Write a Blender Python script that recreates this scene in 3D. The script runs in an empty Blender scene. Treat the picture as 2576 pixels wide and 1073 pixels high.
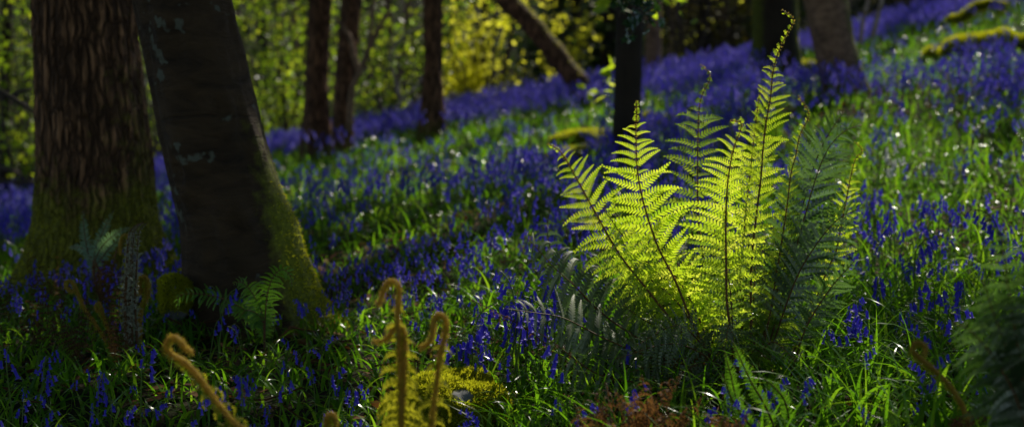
import bpy, math
import numpy as np
from mathutils import Vector

rng = np.random.default_rng(11)
SC = bpy.context.scene
COL = SC.collection
U = rng.uniform

# ------------------------------------------------------------------ camera model
F = 3578.0
P = math.atan(386.5 / F)
UP = np.array([0, math.sin(P), math.cos(P)])
FW = np.array([0, math.cos(P), -math.sin(P)])
SUN_AZ, SUN_EL = math.radians(25), math.radians(41)
S = np.array([math.sin(SUN_AZ) * math.cos(SUN_EL), math.cos(SUN_AZ) * math.cos(SUN_EL), math.sin(SUN_EL)])


def ray(px, py):
    return np.array([(px - 1288) / F, 0, 0]) + UP * ((536.5 - py) / F) + FW


def at(px, py, Y):
    d = ray(px, py)
    return d * (Y / d[1])


def nrm(v):
    return v / np.maximum(np.linalg.norm(v, axis=-1, keepdims=True), 1e-9)


def sst(a, b, x):
    t = np.clip((np.asarray(x, float) - a) / (b - a), 0, 1)
    return t * t * (3 - 2 * t)


def hsh(i, j, k):
    n = (i * 374761393 + j * 668265263 + k * 2147483647 // 7 * 3 + k * 1274126177) & 0x7fffffff
    n = ((n ^ (n >> 13)) * 1274126177) & 0x7fffffff
    return ((n ^ (n >> 16)) & 0xffff) / 65535.0


def vn(x, y, z=0.0):
    x, y, z = np.broadcast_arrays(np.asarray(x, float), np.asarray(y, float), np.asarray(z, float))
    i, j, k = (np.floor(a).astype(np.int64) for a in (x, y, z))
    u, v, w = x - i, y - j, z - k
    u, v, w = (a * a * (3 - 2 * a) for a in (u, v, w))
    r = 0
    for a in (0, 1):
        for b in (0, 1):
            for c in (0, 1):
                r = r + hsh(i + a, j + b, k + c) * (u if a else 1 - u) * (v if b else 1 - v) * (w if c else 1 - w)
    return r


def ground(x, y):
    x, y = np.asarray(x, float), np.asarray(y, float)
    yy = np.clip(y, 0, 60)
    a = .04 + .145 * sst(3, 13, yy)
    xx = np.clip(x, -14, 14)
    z = -1.05 + a * xx + .03 * yy + .013 * np.clip(xx - 2, 0, 9) ** 2 * sst(4, 14, yy)
    k = .26 * sst(7.5, 1.5, x)
    t = yy - 16.3
    z = z - k * np.log1p(np.exp(np.clip(t * 2, -40, 40))) / 2
    z = z + .42 * np.clip(y - 30, 0, 60)
    z = z + .10 * (vn(x * .7 + 3, y * .7) - .5) + .05 * (vn(x * 2.3, y * 2.3, 4) - .5)
    return z


def gp(px, py):
    d = ray(px, py)
    ts = np.arange(1.5, 60, .02)
    p = ts[:, None] * d
    below = p[:, 2] < ground(p[:, 0], p[:, 1])
    return p[np.argmax(below)] if below.any() else p[-1]


# ------------------------------------------------------------------ mesh helpers
def cat(parts):
    Vs, Fs, o = [], {}, 0
    for V, Fl in parts:
        for f in Fl:
            if len(f):
                Fs.setdefault(f.shape[1], []).append(np.asarray(f) + o)
        Vs.append(V)
        o += len(V)
    return np.concatenate(Vs), [np.concatenate(v) for v in Fs.values()]


def mesh(name, V, Fl, m, rnd=None, moss=None, smooth=True):
    me = bpy.data.meshes.new(name)
    V = np.asarray(V, np.float32)
    me.vertices.add(len(V))
    me.vertices.foreach_set('co', V.ravel())
    idx = np.concatenate([f.ravel() for f in Fl]).astype(np.int32)
    tot = np.concatenate([np.full(len(f), f.shape[1]) for f in Fl]).astype(np.int32)
    st = np.concatenate([[0], np.cumsum(tot)[:-1]]).astype(np.int32)
    me.loops.add(len(idx))
    me.loops.foreach_set('vertex_index', idx)
    me.polygons.add(len(tot))
    me.polygons.foreach_set('loop_start', st)
    me.polygons.foreach_set('loop_total', tot)
    me.polygons.foreach_set('use_smooth', np.full(len(tot), smooth))
    me.update(calc_edges=True)
    for nm, a in (('rnd', rnd), ('moss', moss)):
        if a is not None:
            at_ = me.attributes.new(nm, 'FLOAT', 'POINT')
            at_.data.foreach_set('value', np.asarray(a, np.float32))
    me.materials.append(m)
    return me


WL = {}


def link(o, parent=None):
    COL.objects.link(o)
    if parent is not None:
        o.parent = parent
    return o


def ob(name, V, Fl, m, parent=None, origin=None, rnd=None, moss=None, smooth=True, **kw):
    """V in world space"""
    if parent is not None:
        org = WL[parent.name]
    else:
        org = np.zeros(3) if origin is None else np.asarray(origin)
    o = bpy.data.objects.new(name, mesh(name, np.asarray(V) - org, Fl, m, rnd, moss, smooth))
    link(o, parent)
    if parent is None:
        o.location = org
    WL[o.name] = org
    for k, v in kw.items():
        o[k] = v
    return o


def thing(name, label, category, loc, group=None):
    o = bpy.data.objects.new(name, None)
    o.empty_display_size = .1
    link(o)
    o.location = loc
    WL[o.name] = np.asarray(loc, float)
    o['label'] = label
    o['category'] = category
    if group:
        o['group'] = group
    return o


def resample(p, n):
    p = np.asarray(p, float)
    if len(p) > 2:  # Catmull-Rom through the points
        q = np.vstack([2 * p[0] - p[1], p, 2 * p[-1] - p[-2]])
        out = []
        for i in range(len(p) - 1):
            t = np.linspace(0, 1, 12, endpoint=False)[:, None]
            a, b, c, d = q[i], q[i + 1], q[i + 2], q[i + 3]
            out.append(.5 * (2 * b + (c - a) * t + (2 * a - 5 * b + 4 * c - d) * t * t + (3 * b - a - 3 * c + d) * t ** 3))
        p = np.vstack(out + [p[-1:]])
    s = np.concatenate([[0], np.cumsum(np.linalg.norm(np.diff(p, axis=0), axis=1))])
    u = np.linspace(0, s[-1], n)
    return np.stack([np.interp(u, s, p[:, i]) for i in range(3)], 1), s[-1]


def tangents(p):
    return nrm(np.gradient(p, axis=0))


def tube(p, r, sides=6, cap=True):
    p = np.asarray(p, float)
    n = len(p)
    r = np.broadcast_to(np.asarray(r, float), (n,))
    T = tangents(p)
    N = np.zeros_like(T)
    a = np.array([0, 0, 1.]) if abs(T[0, 2]) < .9 else np.array([1., 0, 0])
    v = nrm(a - T[0] * (a @ T[0]))
    for i in range(n):
        v = nrm(v - T[i] * (v @ T[i]))
        N[i] = v
    B = np.cross(T, N)
    th = np.linspace(0, 2 * math.pi, sides, endpoint=False)
    V = p[:, None] + r[:, None, None] * (np.cos(th)[None, :, None] * N[:, None] + np.sin(th)[None, :, None] * B[:, None])
    V = V.reshape(-1, 3)
    i = np.arange(n - 1)[:, None] * sides
    j = np.arange(sides)[None]
    q = np.stack([i + j, i + (j + 1) % sides, i + sides + (j + 1) % sides, i + sides + j], -1).reshape(-1, 4)
    Fl = [q]
    if cap:
        Fl.append(np.array([list(range(sides))[::-1], list(range((n - 1) * sides, n * sides))]))
    return V, Fl


def inst(TV, TF, R, pos):
    """template copied by matrices R (N,3,3) and positions"""
    N, v = len(pos), len(TV)
    V = np.einsum('nij,vj->nvi', R, TV) + pos[:, None]
    off = (np.arange(N) * v)[:, None, None]
    return V.reshape(-1, 3), [(f[None] + off).reshape(-1, f.shape[1]) for f in TF]


def rotz(a):
    c, s, z, o = np.cos(a), np.sin(a), np.zeros_like(a), np.ones_like(a)
    return np.stack([np.stack([c, -s, z], -1), np.stack([s, c, z], -1), np.stack([z, z, o], -1)], -2)


def randrot(n, flat=0.0):
    """random orthonormal frames; flat>0 biases the face normal upwards"""
    nz = nrm(rng.normal(size=(n, 3)) + np.array([0, 0, flat]) * 2)
    a = nrm(np.cross(nz, nrm(rng.normal(size=(n, 3)))))
    b = np.cross(nz, a)
    return np.stack([a, b, nz], -1)


LEAF_V = np.array([[-.5, 0, 0], [-.15, -.26, .03], [.2, -.22, .02], [.5, 0, -.06], [.2, .22, .02], [-.15, .26, .03]])
LEAF_F = [np.array([[0, 1, 2, 3], [0, 3, 4, 5]])]


def leafcloud(pos, size, flat=.5):
    n = len(pos)
    R = randrot(n, flat) * np.broadcast_to(np.asarray(size), (n,))[:, None, None]
    V, Fl = inst(LEAF_V, LEAF_F, R, pos)
    return V, Fl, np.repeat(rng.random(n), len(LEAF_V))


# ------------------------------------------------------------------ materials
def nodes(name):
    m = bpy.data.materials.new(name)
    m.use_nodes = True
    t = m.node_tree
    for n in list(t.nodes):
        t.nodes.remove(n)
    out = t.nodes.new('ShaderNodeOutputMaterial')
    return m, t, out


def N_(t, ty, **kw):
    n = t.nodes.new(ty)
    for k, v in kw.items():
        if k in n.inputs:
            n.inputs[k].default_value = v
        else:
            setattr(n, k, v)
    return n


def c4(c):
    return (c[0], c[1], c[2], 1)


def ramp(t, fac, stops):
    r = t.nodes.new('ShaderNodeValToRGB')
    e = r.color_ramp.elements
    while len(e) < len(stops):
        e.new(.5)
    for el, (p, c) in zip(e, stops):
        el.position = p
        el.color = c4(c)
    t.links.new(fac, r.inputs[0])
    return r.outputs[0]


def noise(t, scale, detail=4, stretch=None, rough=.6, dist=0):
    n = N_(t, 'ShaderNodeTexNoise')
    n.inputs['Scale'].default_value = scale
    n.inputs['Detail'].default_value = detail
    n.inputs['Roughness'].default_value = rough
    n.inputs['Distortion'].default_value = dist
    tc = t.nodes.new('ShaderNodeTexCoord')
    if stretch:
        mp = t.nodes.new('ShaderNodeMapping')
        mp.inputs['Scale'].default_value = stretch
        t.links.new(tc.outputs['Object'], mp.inputs[0])
        t.links.new(mp.outputs[0], n.inputs['Vector'])
    else:
        t.links.new(tc.outputs['Object'], n.inputs['Vector'])
    return n.outputs[0]


def math_(t, op, a, b=None, clamp=False):
    n = t.nodes.new('ShaderNodeMath')
    n.operation = op
    n.use_clamp = clamp
    for i, v in enumerate((a, b)):
        if v is None:
            continue
        if hasattr(v, 'is_linked'):
            t.links.new(v, n.inputs[i])
        else:
            n.inputs[i].default_value = v
    return n.outputs[0]


def mixc(t, fac, a, b):
    n = t.nodes.new('ShaderNodeMix')
    n.data_type = 'RGBA'
    for i, v in ((0, fac), (6, a), (7, b)):
        if hasattr(v, 'is_linked'):
            t.links.new(v, n.inputs[i])
        else:
            n.inputs[i].default_value = v if i == 0 else c4(v)
    return n.outputs[2]


def leaf_mat(name, refl, trans, tf=.5, rough=.4, spec=.5, scale=9., vary=.35):
    """refl/trans: ramps of colours over the per-leaf 'rnd' value"""
    m, t, out = nodes(name)
    a = N_(t, 'ShaderNodeAttribute', attribute_name='rnd').outputs['Fac']
    nz = noise(t, scale, 2)
    f = math_(t, 'ADD', math_(t, 'MULTIPLY', a, 1 - vary), math_(t, 'MULTIPLY', nz, vary))
    k = len(refl) - 1
    cr = ramp(t, f, [(.12 + .76 * i / max(k, 1), c) for i, c in enumerate(refl)])
    p = N_(t, 'ShaderNodeBsdfPrincipled')
    p.inputs['Roughness'].default_value = rough
    p.inputs['Specular IOR Level'].default_value = spec
    t.links.new(cr, p.inputs['Base Color'])
    if trans:
        k = len(trans) - 1
        ct = ramp(t, f, [(.12 + .76 * i / max(k, 1), c) for i, c in enumerate(trans)])
        tr = t.nodes.new('ShaderNodeBsdfTranslucent')
        t.links.new(ct, tr.inputs[0])
        mx = t.nodes.new('ShaderNodeMixShader')
        mx.inputs[0].default_value = tf
        t.links.new(p.outputs[0], mx.inputs[1])
        t.links.new(tr.outputs[0], mx.inputs[2])
        t.links.new(mx.outputs[0], out.inputs[0])
    else:
        t.links.new(p.outputs[0], out.inputs[0])
    return m


def bark_mat(name, dark, light, sxy, sz, bump, moss=(.10, .12, .008), spots=None, cav=False, plates=None):
    m, t, out = nodes(name)
    st = (sxy, sxy, sz)
    n1 = noise(t, 1, 6, st, .65, .6)
    n2 = noise(t, 5, 4)
    f = math_(t, 'ADD', math_(t, 'MULTIPLY', n1, .7), math_(t, 'MULTIPLY', n2, .3))
    c = ramp(t, f, [(.33, dark), (.66, light)])
    plate = None
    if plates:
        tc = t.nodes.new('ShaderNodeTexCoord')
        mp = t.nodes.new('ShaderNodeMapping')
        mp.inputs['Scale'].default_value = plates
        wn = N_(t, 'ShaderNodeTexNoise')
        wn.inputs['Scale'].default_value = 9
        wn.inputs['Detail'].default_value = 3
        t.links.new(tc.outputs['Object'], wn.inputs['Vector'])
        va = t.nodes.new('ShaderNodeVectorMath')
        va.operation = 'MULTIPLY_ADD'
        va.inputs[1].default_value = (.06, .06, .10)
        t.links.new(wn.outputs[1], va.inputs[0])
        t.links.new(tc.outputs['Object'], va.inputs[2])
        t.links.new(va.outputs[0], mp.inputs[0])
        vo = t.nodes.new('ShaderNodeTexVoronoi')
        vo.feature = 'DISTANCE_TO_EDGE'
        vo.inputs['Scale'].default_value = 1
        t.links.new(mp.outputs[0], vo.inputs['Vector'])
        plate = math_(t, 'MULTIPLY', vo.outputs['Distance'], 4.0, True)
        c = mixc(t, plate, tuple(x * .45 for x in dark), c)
    if spots:
        s = noise(t, 16, 2)
        s2 = noise(t, 3.1, 2)
        fs = ramp(t, math_(t, 'MULTIPLY', s, s2), [(.345, (0, 0, 0)), (.38, (1, 1, 1))])
        c = mixc(t, fs, c, spots)
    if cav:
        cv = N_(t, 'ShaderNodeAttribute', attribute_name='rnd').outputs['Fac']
        c = mixc(t, cv, tuple(x * .4 for x in dark), c)  # dark cracks, with furrow shade put into the colour
    a = N_(t, 'ShaderNodeAttribute', attribute_name='moss').outputs['Fac']
    mn = noise(t, 22, 5)
    mf = math_(t, 'SUBTRACT', math_(t, 'MULTIPLY', math_(t, 'ADD', a, math_(t, 'MULTIPLY', mn, .9)), 2.6), 1.75, True)
    mc = ramp(t, noise(t, 60, 3), [(.3, tuple(x * .45 for x in moss)), (.7, moss)])
    # no moss at all where the attribute is zero
    mf = math_(t, 'MULTIPLY', mf, math_(t, 'MULTIPLY', a, 6, True))
    c = mixc(t, mf, c, mc)
    p = N_(t, 'ShaderNodeBsdfPrincipled')
    p.inputs['Roughness'].default_value = .85
    p.inputs['Specular IOR Level'].default_value = .25
    t.links.new(c, p.inputs['Base Color'])
    b = t.nodes.new('ShaderNodeBump')
    b.inputs['Strength'].default_value = bump
    b.inputs['Distance'].default_value = .02
    h = math_(t, 'ADD', n1, math_(t, 'MULTIPLY', mn, .4))
    if plate is not None:
        h = math_(t, 'ADD', math_(t, 'MULTIPLY', plate, 1.4), h)
    t.links.new(h, b.inputs['Height'])
    t.links.new(b.outputs[0], p.inputs['Normal'])
    t.links.new(p.outputs[0], out.inputs[0])
    return m


M = {}
M['fern_young'] = leaf_mat('young_fern_leaf', [(.10, .17, .012), (.17, .25, .015), (.24, .32, .03)],
                           [(.34, .55, .016), (.60, .78, .022), (.90, .95, .09)], .68, .42, .5)
M['fern_mid'] = leaf_mat('green_fern_leaf', [(.045, .095, .016), (.07, .13, .02), (.12, .19, .03)],
                         [(.18, .36, .02), (.34, .52, .025), (.55, .68, .05)], .5, .32, .8)
M['fern_green'] = leaf_mat('fresh_fern_leaf', [(.035, .10, .012), (.055, .14, .016), (.08, .18, .02)], [(.12, .32, .012), (.22, .46, .02)], .5, .4, .5)
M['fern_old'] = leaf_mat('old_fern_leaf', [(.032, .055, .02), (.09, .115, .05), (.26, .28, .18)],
                         [(.06, .13, .02), (.12, .22, .03)], .22, .58, .4)  # pale end of the ramp stands for grey sheen on the pinnae
M['fern_dark'] = leaf_mat('dark_fern_leaf', [(.016, .032, .013), (.062, .085, .042), (.28, .30, .22)], [(.08, .20, .02), (.18, .34, .04)], .36, .36, .8)  # pale grey end paints sky sheen into the leaf colour
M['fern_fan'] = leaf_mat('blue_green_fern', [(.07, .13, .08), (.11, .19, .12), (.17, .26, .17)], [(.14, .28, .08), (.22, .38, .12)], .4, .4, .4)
M['fern_dead'] = leaf_mat('dead_fern_leaf', [(.05, .024, .011), (.10, .048, .02), (.18, .09, .04)],
                          [(.20, .09, .022), (.30, .14, .035)], .35, .7, .2)
M['fern_brown'] = leaf_mat('dark_dead_fern', [(.03, .016, .008), (.06, .032, .014), (.1, .06, .03)], [(.1, .05, .015), (.14, .08, .02)], .3, .8, .1)
M['fern_grey'] = leaf_mat('grey_dead_fern', [(.13, .14, .10), (.23, .24, .17), (.33, .33, .25)], None, 0, .8, .2)
M['crozier_leaf'] = leaf_mat('crozier_leaf', [(.14, .15, .012), (.22, .21, .018)], [(.5, .48, .02), (.62, .6, .03)], .5, .6, .2)
M['stalk'] = leaf_mat('fern_stalk', [(.035, .016, .006), (.09, .042, .012), (.16, .085, .02)], None, 0, .6, .3, 60, .8)
M['scales'] = leaf_mat('fern_scales', [(.22, .135, .02), (.42, .28, .05)], [(.6, .42, .05), (.8, .6, .09)], .45, .6, .2)
M['grass'] = leaf_mat('grass_blade', [(.03, .085, .010), (.05, .13, .014), (.09, .18, .02)],
                      [(.11, .32, .006), (.19, .46, .010), (.36, .6, .02)], .5, .22, .16)
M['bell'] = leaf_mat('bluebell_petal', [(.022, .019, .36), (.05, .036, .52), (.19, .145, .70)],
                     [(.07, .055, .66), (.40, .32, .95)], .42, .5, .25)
M['bell_white'] = leaf_mat('white_petal', [(.6, .6, .58), (.75, .75, .7)], [(.7, .7, .65), (.8, .8, .75)], .4, .5, .3)
M['stem'] = leaf_mat('bluebell_stem', [(.05, .10, .015), (.09, .15, .02)], [(.2, .35, .02), (.25, .4, .02)], .3, .4, .4)
M['moss'] = leaf_mat('moss_tuft', [(.12, .14, .008), (.22, .23, .012), (.32, .31, .02)], [(.55, .6, .015), (.75, .72, .03)], .6, .8, .1)
M['litter'] = leaf_mat('fallen_leaf', [(.05, .02, .008), (.11, .05, .018), (.2, .11, .05)], [(.2, .08, .02), (.25, .12, .03)], .25, .8, .1)
M['canopy'] = leaf_mat('shade_canopy_leaf', [(.035, .07, .012), (.06, .10, .015)], [(.05, .12, .008), (.08, .15, .01)], .35, .45, .4)
M['bush'] = leaf_mat('spring_leaf', [(.03, .06, .012), (.06, .11, .014), (.12, .16, .02)],
                     [(.14, .28, .01), (.34, .52, .015), (.70, .78, .03)], .55, .4, .35)
M['bush_yellow'] = leaf_mat('sunlit_yellow_leaf', [(.14, .14, .01), (.24, .21, .012), (.3, .25, .015)],
                            [(.7, .74, .02), (.95, .93, .05), (.97, .95, .10)], .75, .5, .3)
M['evergreen'] = leaf_mat('evergreen_leaf', [(.02, .04, .022), (.04, .08, .045), (.09, .14, .085)], [(.03, .07, .012), (.12, .20, .01)], .35, .6, .15)
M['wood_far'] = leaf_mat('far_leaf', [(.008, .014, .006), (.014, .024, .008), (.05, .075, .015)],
                         [(.02, .035, .005), (.06, .10, .008), (.42, .48, .015)], .45, .6, .15)  # dark leaves with few bright ones, sun flecks put into the colour
M['scrub'] = leaf_mat('brown_scrub', [(.02, .016, .011), (.035, .028, .017), (.06, .05, .02)], [(.05, .05, .01), (.12, .10, .01)], .3, .8, .08)
M['holly'] = leaf_mat('holly_leaf', [(.012, .035, .022), (.02, .055, .028), (.03, .07, .03)], [(.05, .12, .01), (.08, .2, .01)], .15, .12, .9)
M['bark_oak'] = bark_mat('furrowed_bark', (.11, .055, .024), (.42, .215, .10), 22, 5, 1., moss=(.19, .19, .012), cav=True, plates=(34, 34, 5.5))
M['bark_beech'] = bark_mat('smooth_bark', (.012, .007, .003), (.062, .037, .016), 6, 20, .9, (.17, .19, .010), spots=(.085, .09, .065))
M['bark_brown'] = bark_mat('brown_bark', (.075, .036, .018), (.30, .15, .075), 30, 4, .8, plates=(26, 26, 5))
M['bark_grey'] = bark_mat('grey_brown_bark', (.055, .032, .02), (.28, .175, .105), 14, 20, .6)
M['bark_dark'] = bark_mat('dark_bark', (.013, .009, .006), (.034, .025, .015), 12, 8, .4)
M['bark_pale'] = bark_mat('pale_bark', (.12, .08, .06), (.42, .36, .32), 6, 30, .3)
M['twig'] = bark_mat('twig_bark', (.03, .022, .016), (.085, .065, .05), 30, 30, .3)
M['rock'] = bark_mat('mossy_rock', (.06, .065, .07), (.2, .2, .2), 18, 18, .6, (.15, .16, .01))


def soil_mat():
    m, t, out = nodes('woodland_soil')
    n1, n2 = noise(t, 1.3, 6), noise(t, 24, 6)
    f = math_(t, 'ADD', math_(t, 'MULTIPLY', n1, .45), math_(t, 'MULTIPLY', n2, .55))
    c = ramp(t, f, [(.3, (.008, .007, .005)), (.48, (.022, .016, .009)), (.58, (.02, .03, .009)), (.75, (.06, .04, .018))])
    p = N_(t, 'ShaderNodeBsdfPrincipled')
    p.inputs['Roughness'].default_value = .95
    p.inputs['Specular IOR Level'].default_value = .08
    t.links.new(c, p.inputs['Base Color'])
    b = t.nodes.new('ShaderNodeBump')
    b.inputs['Strength'].default_value = .8
    b.inputs['Distance'].default_value = .03
    t.links.new(n2, b.inputs['Height'])
    t.links.new(b.outputs[0], p.inputs['Normal'])
    t.links.new(p.outputs[0], out.inputs[0])
    return m


M['soil'] = soil_mat()

# ------------------------------------------------------------------ ground
u = np.linspace(-1, 1, 301)
gx = np.sinh(u * 4.2) / math.sinh(4.2) * 180
v = np.linspace(0, 1, 341)
gy = -12 + 8 * v + np.sinh(v * 4.6) / math.sinh(4.6) * 200
X, Yg = np.meshgrid(gx, gy)
V = np.stack([X, Yg, ground(X, Yg)], -1).reshape(-1, 3)
i = np.arange(len(gy) - 1)[:, None] * len(gx)
j = np.arange(len(gx) - 1)[None]
q = np.stack([i + j, i + j + 1, i + len(gx) + j + 1, i + len(gx) + j], -1).reshape(-1, 4)
ob('ground', V, [q], M['soil'], kind='structure', label='dark leaf-littered woodland slope rising to the right')

# ------------------------------------------------------------------ sunlit gaps (spots where unseen crown leaves are left out to let sun in)
LIT = []


def lit(px, py, r, p=1., Y=None, dz=0.):
    c = at(px, py, Y) if Y else gp(px, py)
    LIT.append((c + np.array([0, 0, dz]), r, p))


for a in [(1480, 500, .30), (1600, 420, .30), (1650, 560, .30), (1760, 480, .32), (1850, 420, .30), (1900, 540, .28), (1930, 250, .26), (1965, 110, .22), (2010, 420, .26), (2110, 500, .26), (1500, 640, .2)]:
    lit(a[0], a[1], a[2], 1., 3.88)
for a in [(1760, 220, .16), (1420, 400, .2)]:
    lit(a[0], a[1], a[2], .95, 3.9)
lit(2360, 590, .85, 1., dz=.15)
lit(2420, 420, 1.0, .7, dz=.15)
lit(720, 150, 4.0, .85, 18)
lit(1150, 120, 3, .8, 18)
lit(1650, 60, 3, .25, 18)
lit(2350, 100, 2.8, .8, dz=.15)
lit(2250, 480, .7, .8, dz=.15)
lit(2500, 500, .7, .85, dz=.15)
lit(2480, 640, .45, .8, dz=.15)
lit(2450, 330, .9, .7, dz=.15)
lit(2500, 120, 1.6, .95, dz=.2)
lit(2250, 165, 1.0, .9, dz=.2)
lit(2560, 30, 1.8, .7, dz=.2)
lit(2250, 270, 1.2, .65, dz=.15)
lit(1900, 230, 2.4, .78, dz=.2)
lit(1700, 240, 1.6, .75, dz=.2)
lit(1470, 330, .8, .95, dz=.2)
lit(1300, 300, 2., .75, dz=.2)
lit(1270, 410, 1.2, .95, dz=.15)
lit(980, 430, 1.5, .9, dz=.15)
lit(800, 370, 1.3, .7, dz=.15)
lit(1000, 640, .8, .42, dz=.1)
lit(1250, 560, .8, .4, dz=.1)
lit(1330, 480, .6, .55, dz=.1)
lit(880, 760, .4, .45, dz=.1)
lit(2200, 830, .6, .22, dz=.1)
lit(1200, 900, .6, .25, dz=.1)
lit(20, 620, .8, .3, dz=.2)
lit(1172, 200, 1.2, 1., 17.2)
lit(1250, 90, 1.2, .9, 17.0)
lit(1400, 150, 1.6, .5, 18.4)
lit(1420, 110, .6, .9, 14.6)
lit(730, 150, 2.0, .75, 17.5)
lit(960, 180, 1.6, .6, 17.5)
lit(40, 150, 1.6, .6, 14.8)
lit(2160, 60, .5, .97, 12.)
lit(1515, 210, .4, 1., 9.0)
lit(1600, 30, .45, .9, 6.1)
lit(1680, 10, .5, .95, 8.)
lit(1530, 30, .4, .95, 8.)
lit(650, 750, .18, .4, 4.45)
lit(90, 600, .2, .8, 6.7)
lit(2170, 85, .7, 1., 13.)
lit(1420, 640, .16, .35, 3.85)
lit(1700, 720, .2, .65, 3.85)
lit(1850, 760, .2, .5, 3.85)
lit(1600, 770, .18, .5, 3.8)
lit(2070, 420, .26, .95, 3.95)
lit(2040, 620, .2, .6, 3.9)
lit(2540, 750, .2, .4, 2.4)
lit(2400, 95, 1.6, 1., dz=.2)
lit(1010, 780, .16, .95, 2.6)
lit(1100, 840, .14, .95, 2.6)
lit(450, 880, .14, .95, 2.6)
lit(240, 600, .2, .8, 5.1)
lit(1130, 1000, .2, .95, 3.6)
lit(1930, 980, .15, .6, 2.8)


# ------------------------------------------------------------------ trees
TALL = []   # (root, top point) of the trees whose crowns close the canopy overhead


CAV = []


def trunk_mesh(C, R, furrow=0., fl=0., lobes=5, ph=0., nS=56, fine=140, z0=0., freq=7., seed=0., knots=False):
    """C: centre points from the base upward, R radii"""
    C, R = np.asarray(C, float), np.asarray(R, float)
    z = C[:, 2]
    zs = np.concatenate([np.linspace(z[0], min(z[0] + 2.6, z[-1]), fine), np.linspace(min(z[0] + 2.6, z[-1]) + .12, z[-1], 14)]) if z[-1] > z[0] + 2.8 else np.linspace(z[0], z[-1], fine)
    cx, cy, rr = (np.interp(zs, z, a) for a in (C[:, 0], C[:, 1], R))
    th = np.linspace(0, 2 * math.pi, nS, endpoint=False)
    TH, Z = np.meshgrid(th, zs)
    r = np.repeat(rr[:, None], nS, 1)
    hgt = Z - z0
    k = np.clip(1 - hgt / .42, 0, 1.3) ** 2
    r = r * (1 + fl * k * (.35 + .65 * np.cos(lobes * TH + ph) ** 2))
    if knots:
        r = r * (1 + .13 * (vn(np.cos(TH) * 2.2 + 3, np.sin(TH) * 2.2, Z * 3.2) - .5) + .06 * (vn(np.cos(TH) * 6, np.sin(TH) * 6, Z * 9) - .5))
        for kt, kz, ks in ((4.6, .95, .07), (4.1, .55, .05), (5.2, .75, .045), (4.9, .35, .06)):
            dd = ((np.angle(np.exp(1j * (TH - kt))) * rr[:, None]) ** 2 + ((hgt - kz) * .55) ** 2) ** .5 / ks
            r = r * (1 + .10 * np.exp(-(dd - .8) ** 2 * 5) - .06 * np.exp(-dd ** 2 * 3))
    r = r * (1 + .05 * (vn(np.cos(TH) * 1.3 + 7, np.sin(TH) * 1.3 + seed, Z * 1.6) - .5) * 2)
    if furrow:
        n = vn(np.cos(TH) * freq + 9, np.sin(TH) * freq + 9 + seed, Z * 3.2) * .65 + vn(np.cos(TH) * freq * 2.1, np.sin(TH) * freq * 2.1 + seed, Z * 8) * .35
        n2 = vn(np.cos(TH) * freq * 3, np.sin(TH) * freq * 3, Z * 14 + seed)
        r = r - furrow * (1 - np.abs(2 * n - 1) * 2.2).clip(0, 1) + furrow * .35 * n2
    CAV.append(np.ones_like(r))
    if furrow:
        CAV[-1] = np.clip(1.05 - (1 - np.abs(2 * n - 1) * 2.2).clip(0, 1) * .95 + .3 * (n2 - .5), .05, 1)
    V = np.stack([cx[:, None] + r * np.cos(TH), cy[:, None] + r * np.sin(TH), Z], -1)
    nR = len(zs)
    i = np.arange(nR - 1)[:, None] * nS
    j = np.arange(nS)[None]
    q = np.stack([i + j, i + (j + 1) % nS, i + nS + (j + 1) % nS, i + nS + j], -1).reshape(-1, 4)
    return V.reshape(-1, 3), [q, np.array([list(range((nR - 1) * nS, nR * nS))])], TH.ravel(), hgt.ravel()


def edge_rows(rows, Y, top, topshift=None, toprad=None):
    """rows (py, left px, right px) from top of picture to base; continues upward to height top"""
    C, R = [], []
    for py, a, b in rows[::-1]:
        p = at((a + b) / 2, py, Y)
        C.append(p)
        R.append((b - a) / 2 / F * Y)
    C, R = np.array(C), np.array(R)
    d = (C[-1] - C[0]) / max(C[-1][2] - C[0][2], .01)
    base = C[0].copy()
    base[2] = ground(base[0], base[1])
    low = C[0] - d * (C[0][2] - base[2] + .25)
    if topshift is None:
        topshift = d[0] * (top - C[-1][2]) * .7
    tp = np.array([C[-1][0] + topshift, C[-1][1], top])
    mid = (C[-1] + tp) / 2 + np.array([topshift * .15, 0, 0])
    C = np.vstack([low[None], C, mid[None], tp[None]])
    R = np.concatenate([[R[0] * 1.02], R, [R[-1] * .85, toprad or R[-1] * .6]])
    return C, R, base


def moss_tufts(V, Fl, w, n, length=.012):
    """short moss blades growing on quads of a surface, weighted by w per vertex"""
    q = Fl[0]
    a, b, c = V[q[:, 0]], V[q[:, 1]], V[q[:, 3]]
    nn = np.cross(b - a, c - a)
    ar = np.linalg.norm(nn, axis=1)
    pr = ar * w[q].mean(1)
    pr = pr / pr.sum()
    k = rng.choice(len(q), n, p=pr)
    p = a[k] + U(size=(n, 1)) * (b - a)[k] + U(size=(n, 1)) * (c - a)[k]
    d = nrm(nrm(nn[k]) + rng.normal(size=(n, 3)) * .55)
    s = nrm(np.cross(d, rng.normal(size=(n, 3)))) * length * .22
    L = length * U(.5, 1.3, (n, 1))
    V2 = np.stack([p - s - d * .004, p + s - d * .004, p + d * L], 1).reshape(-1, 3)
    return V2, [np.arange(n * 3).reshape(-1, 3)], np.repeat(rng.random(n), 3)


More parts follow.
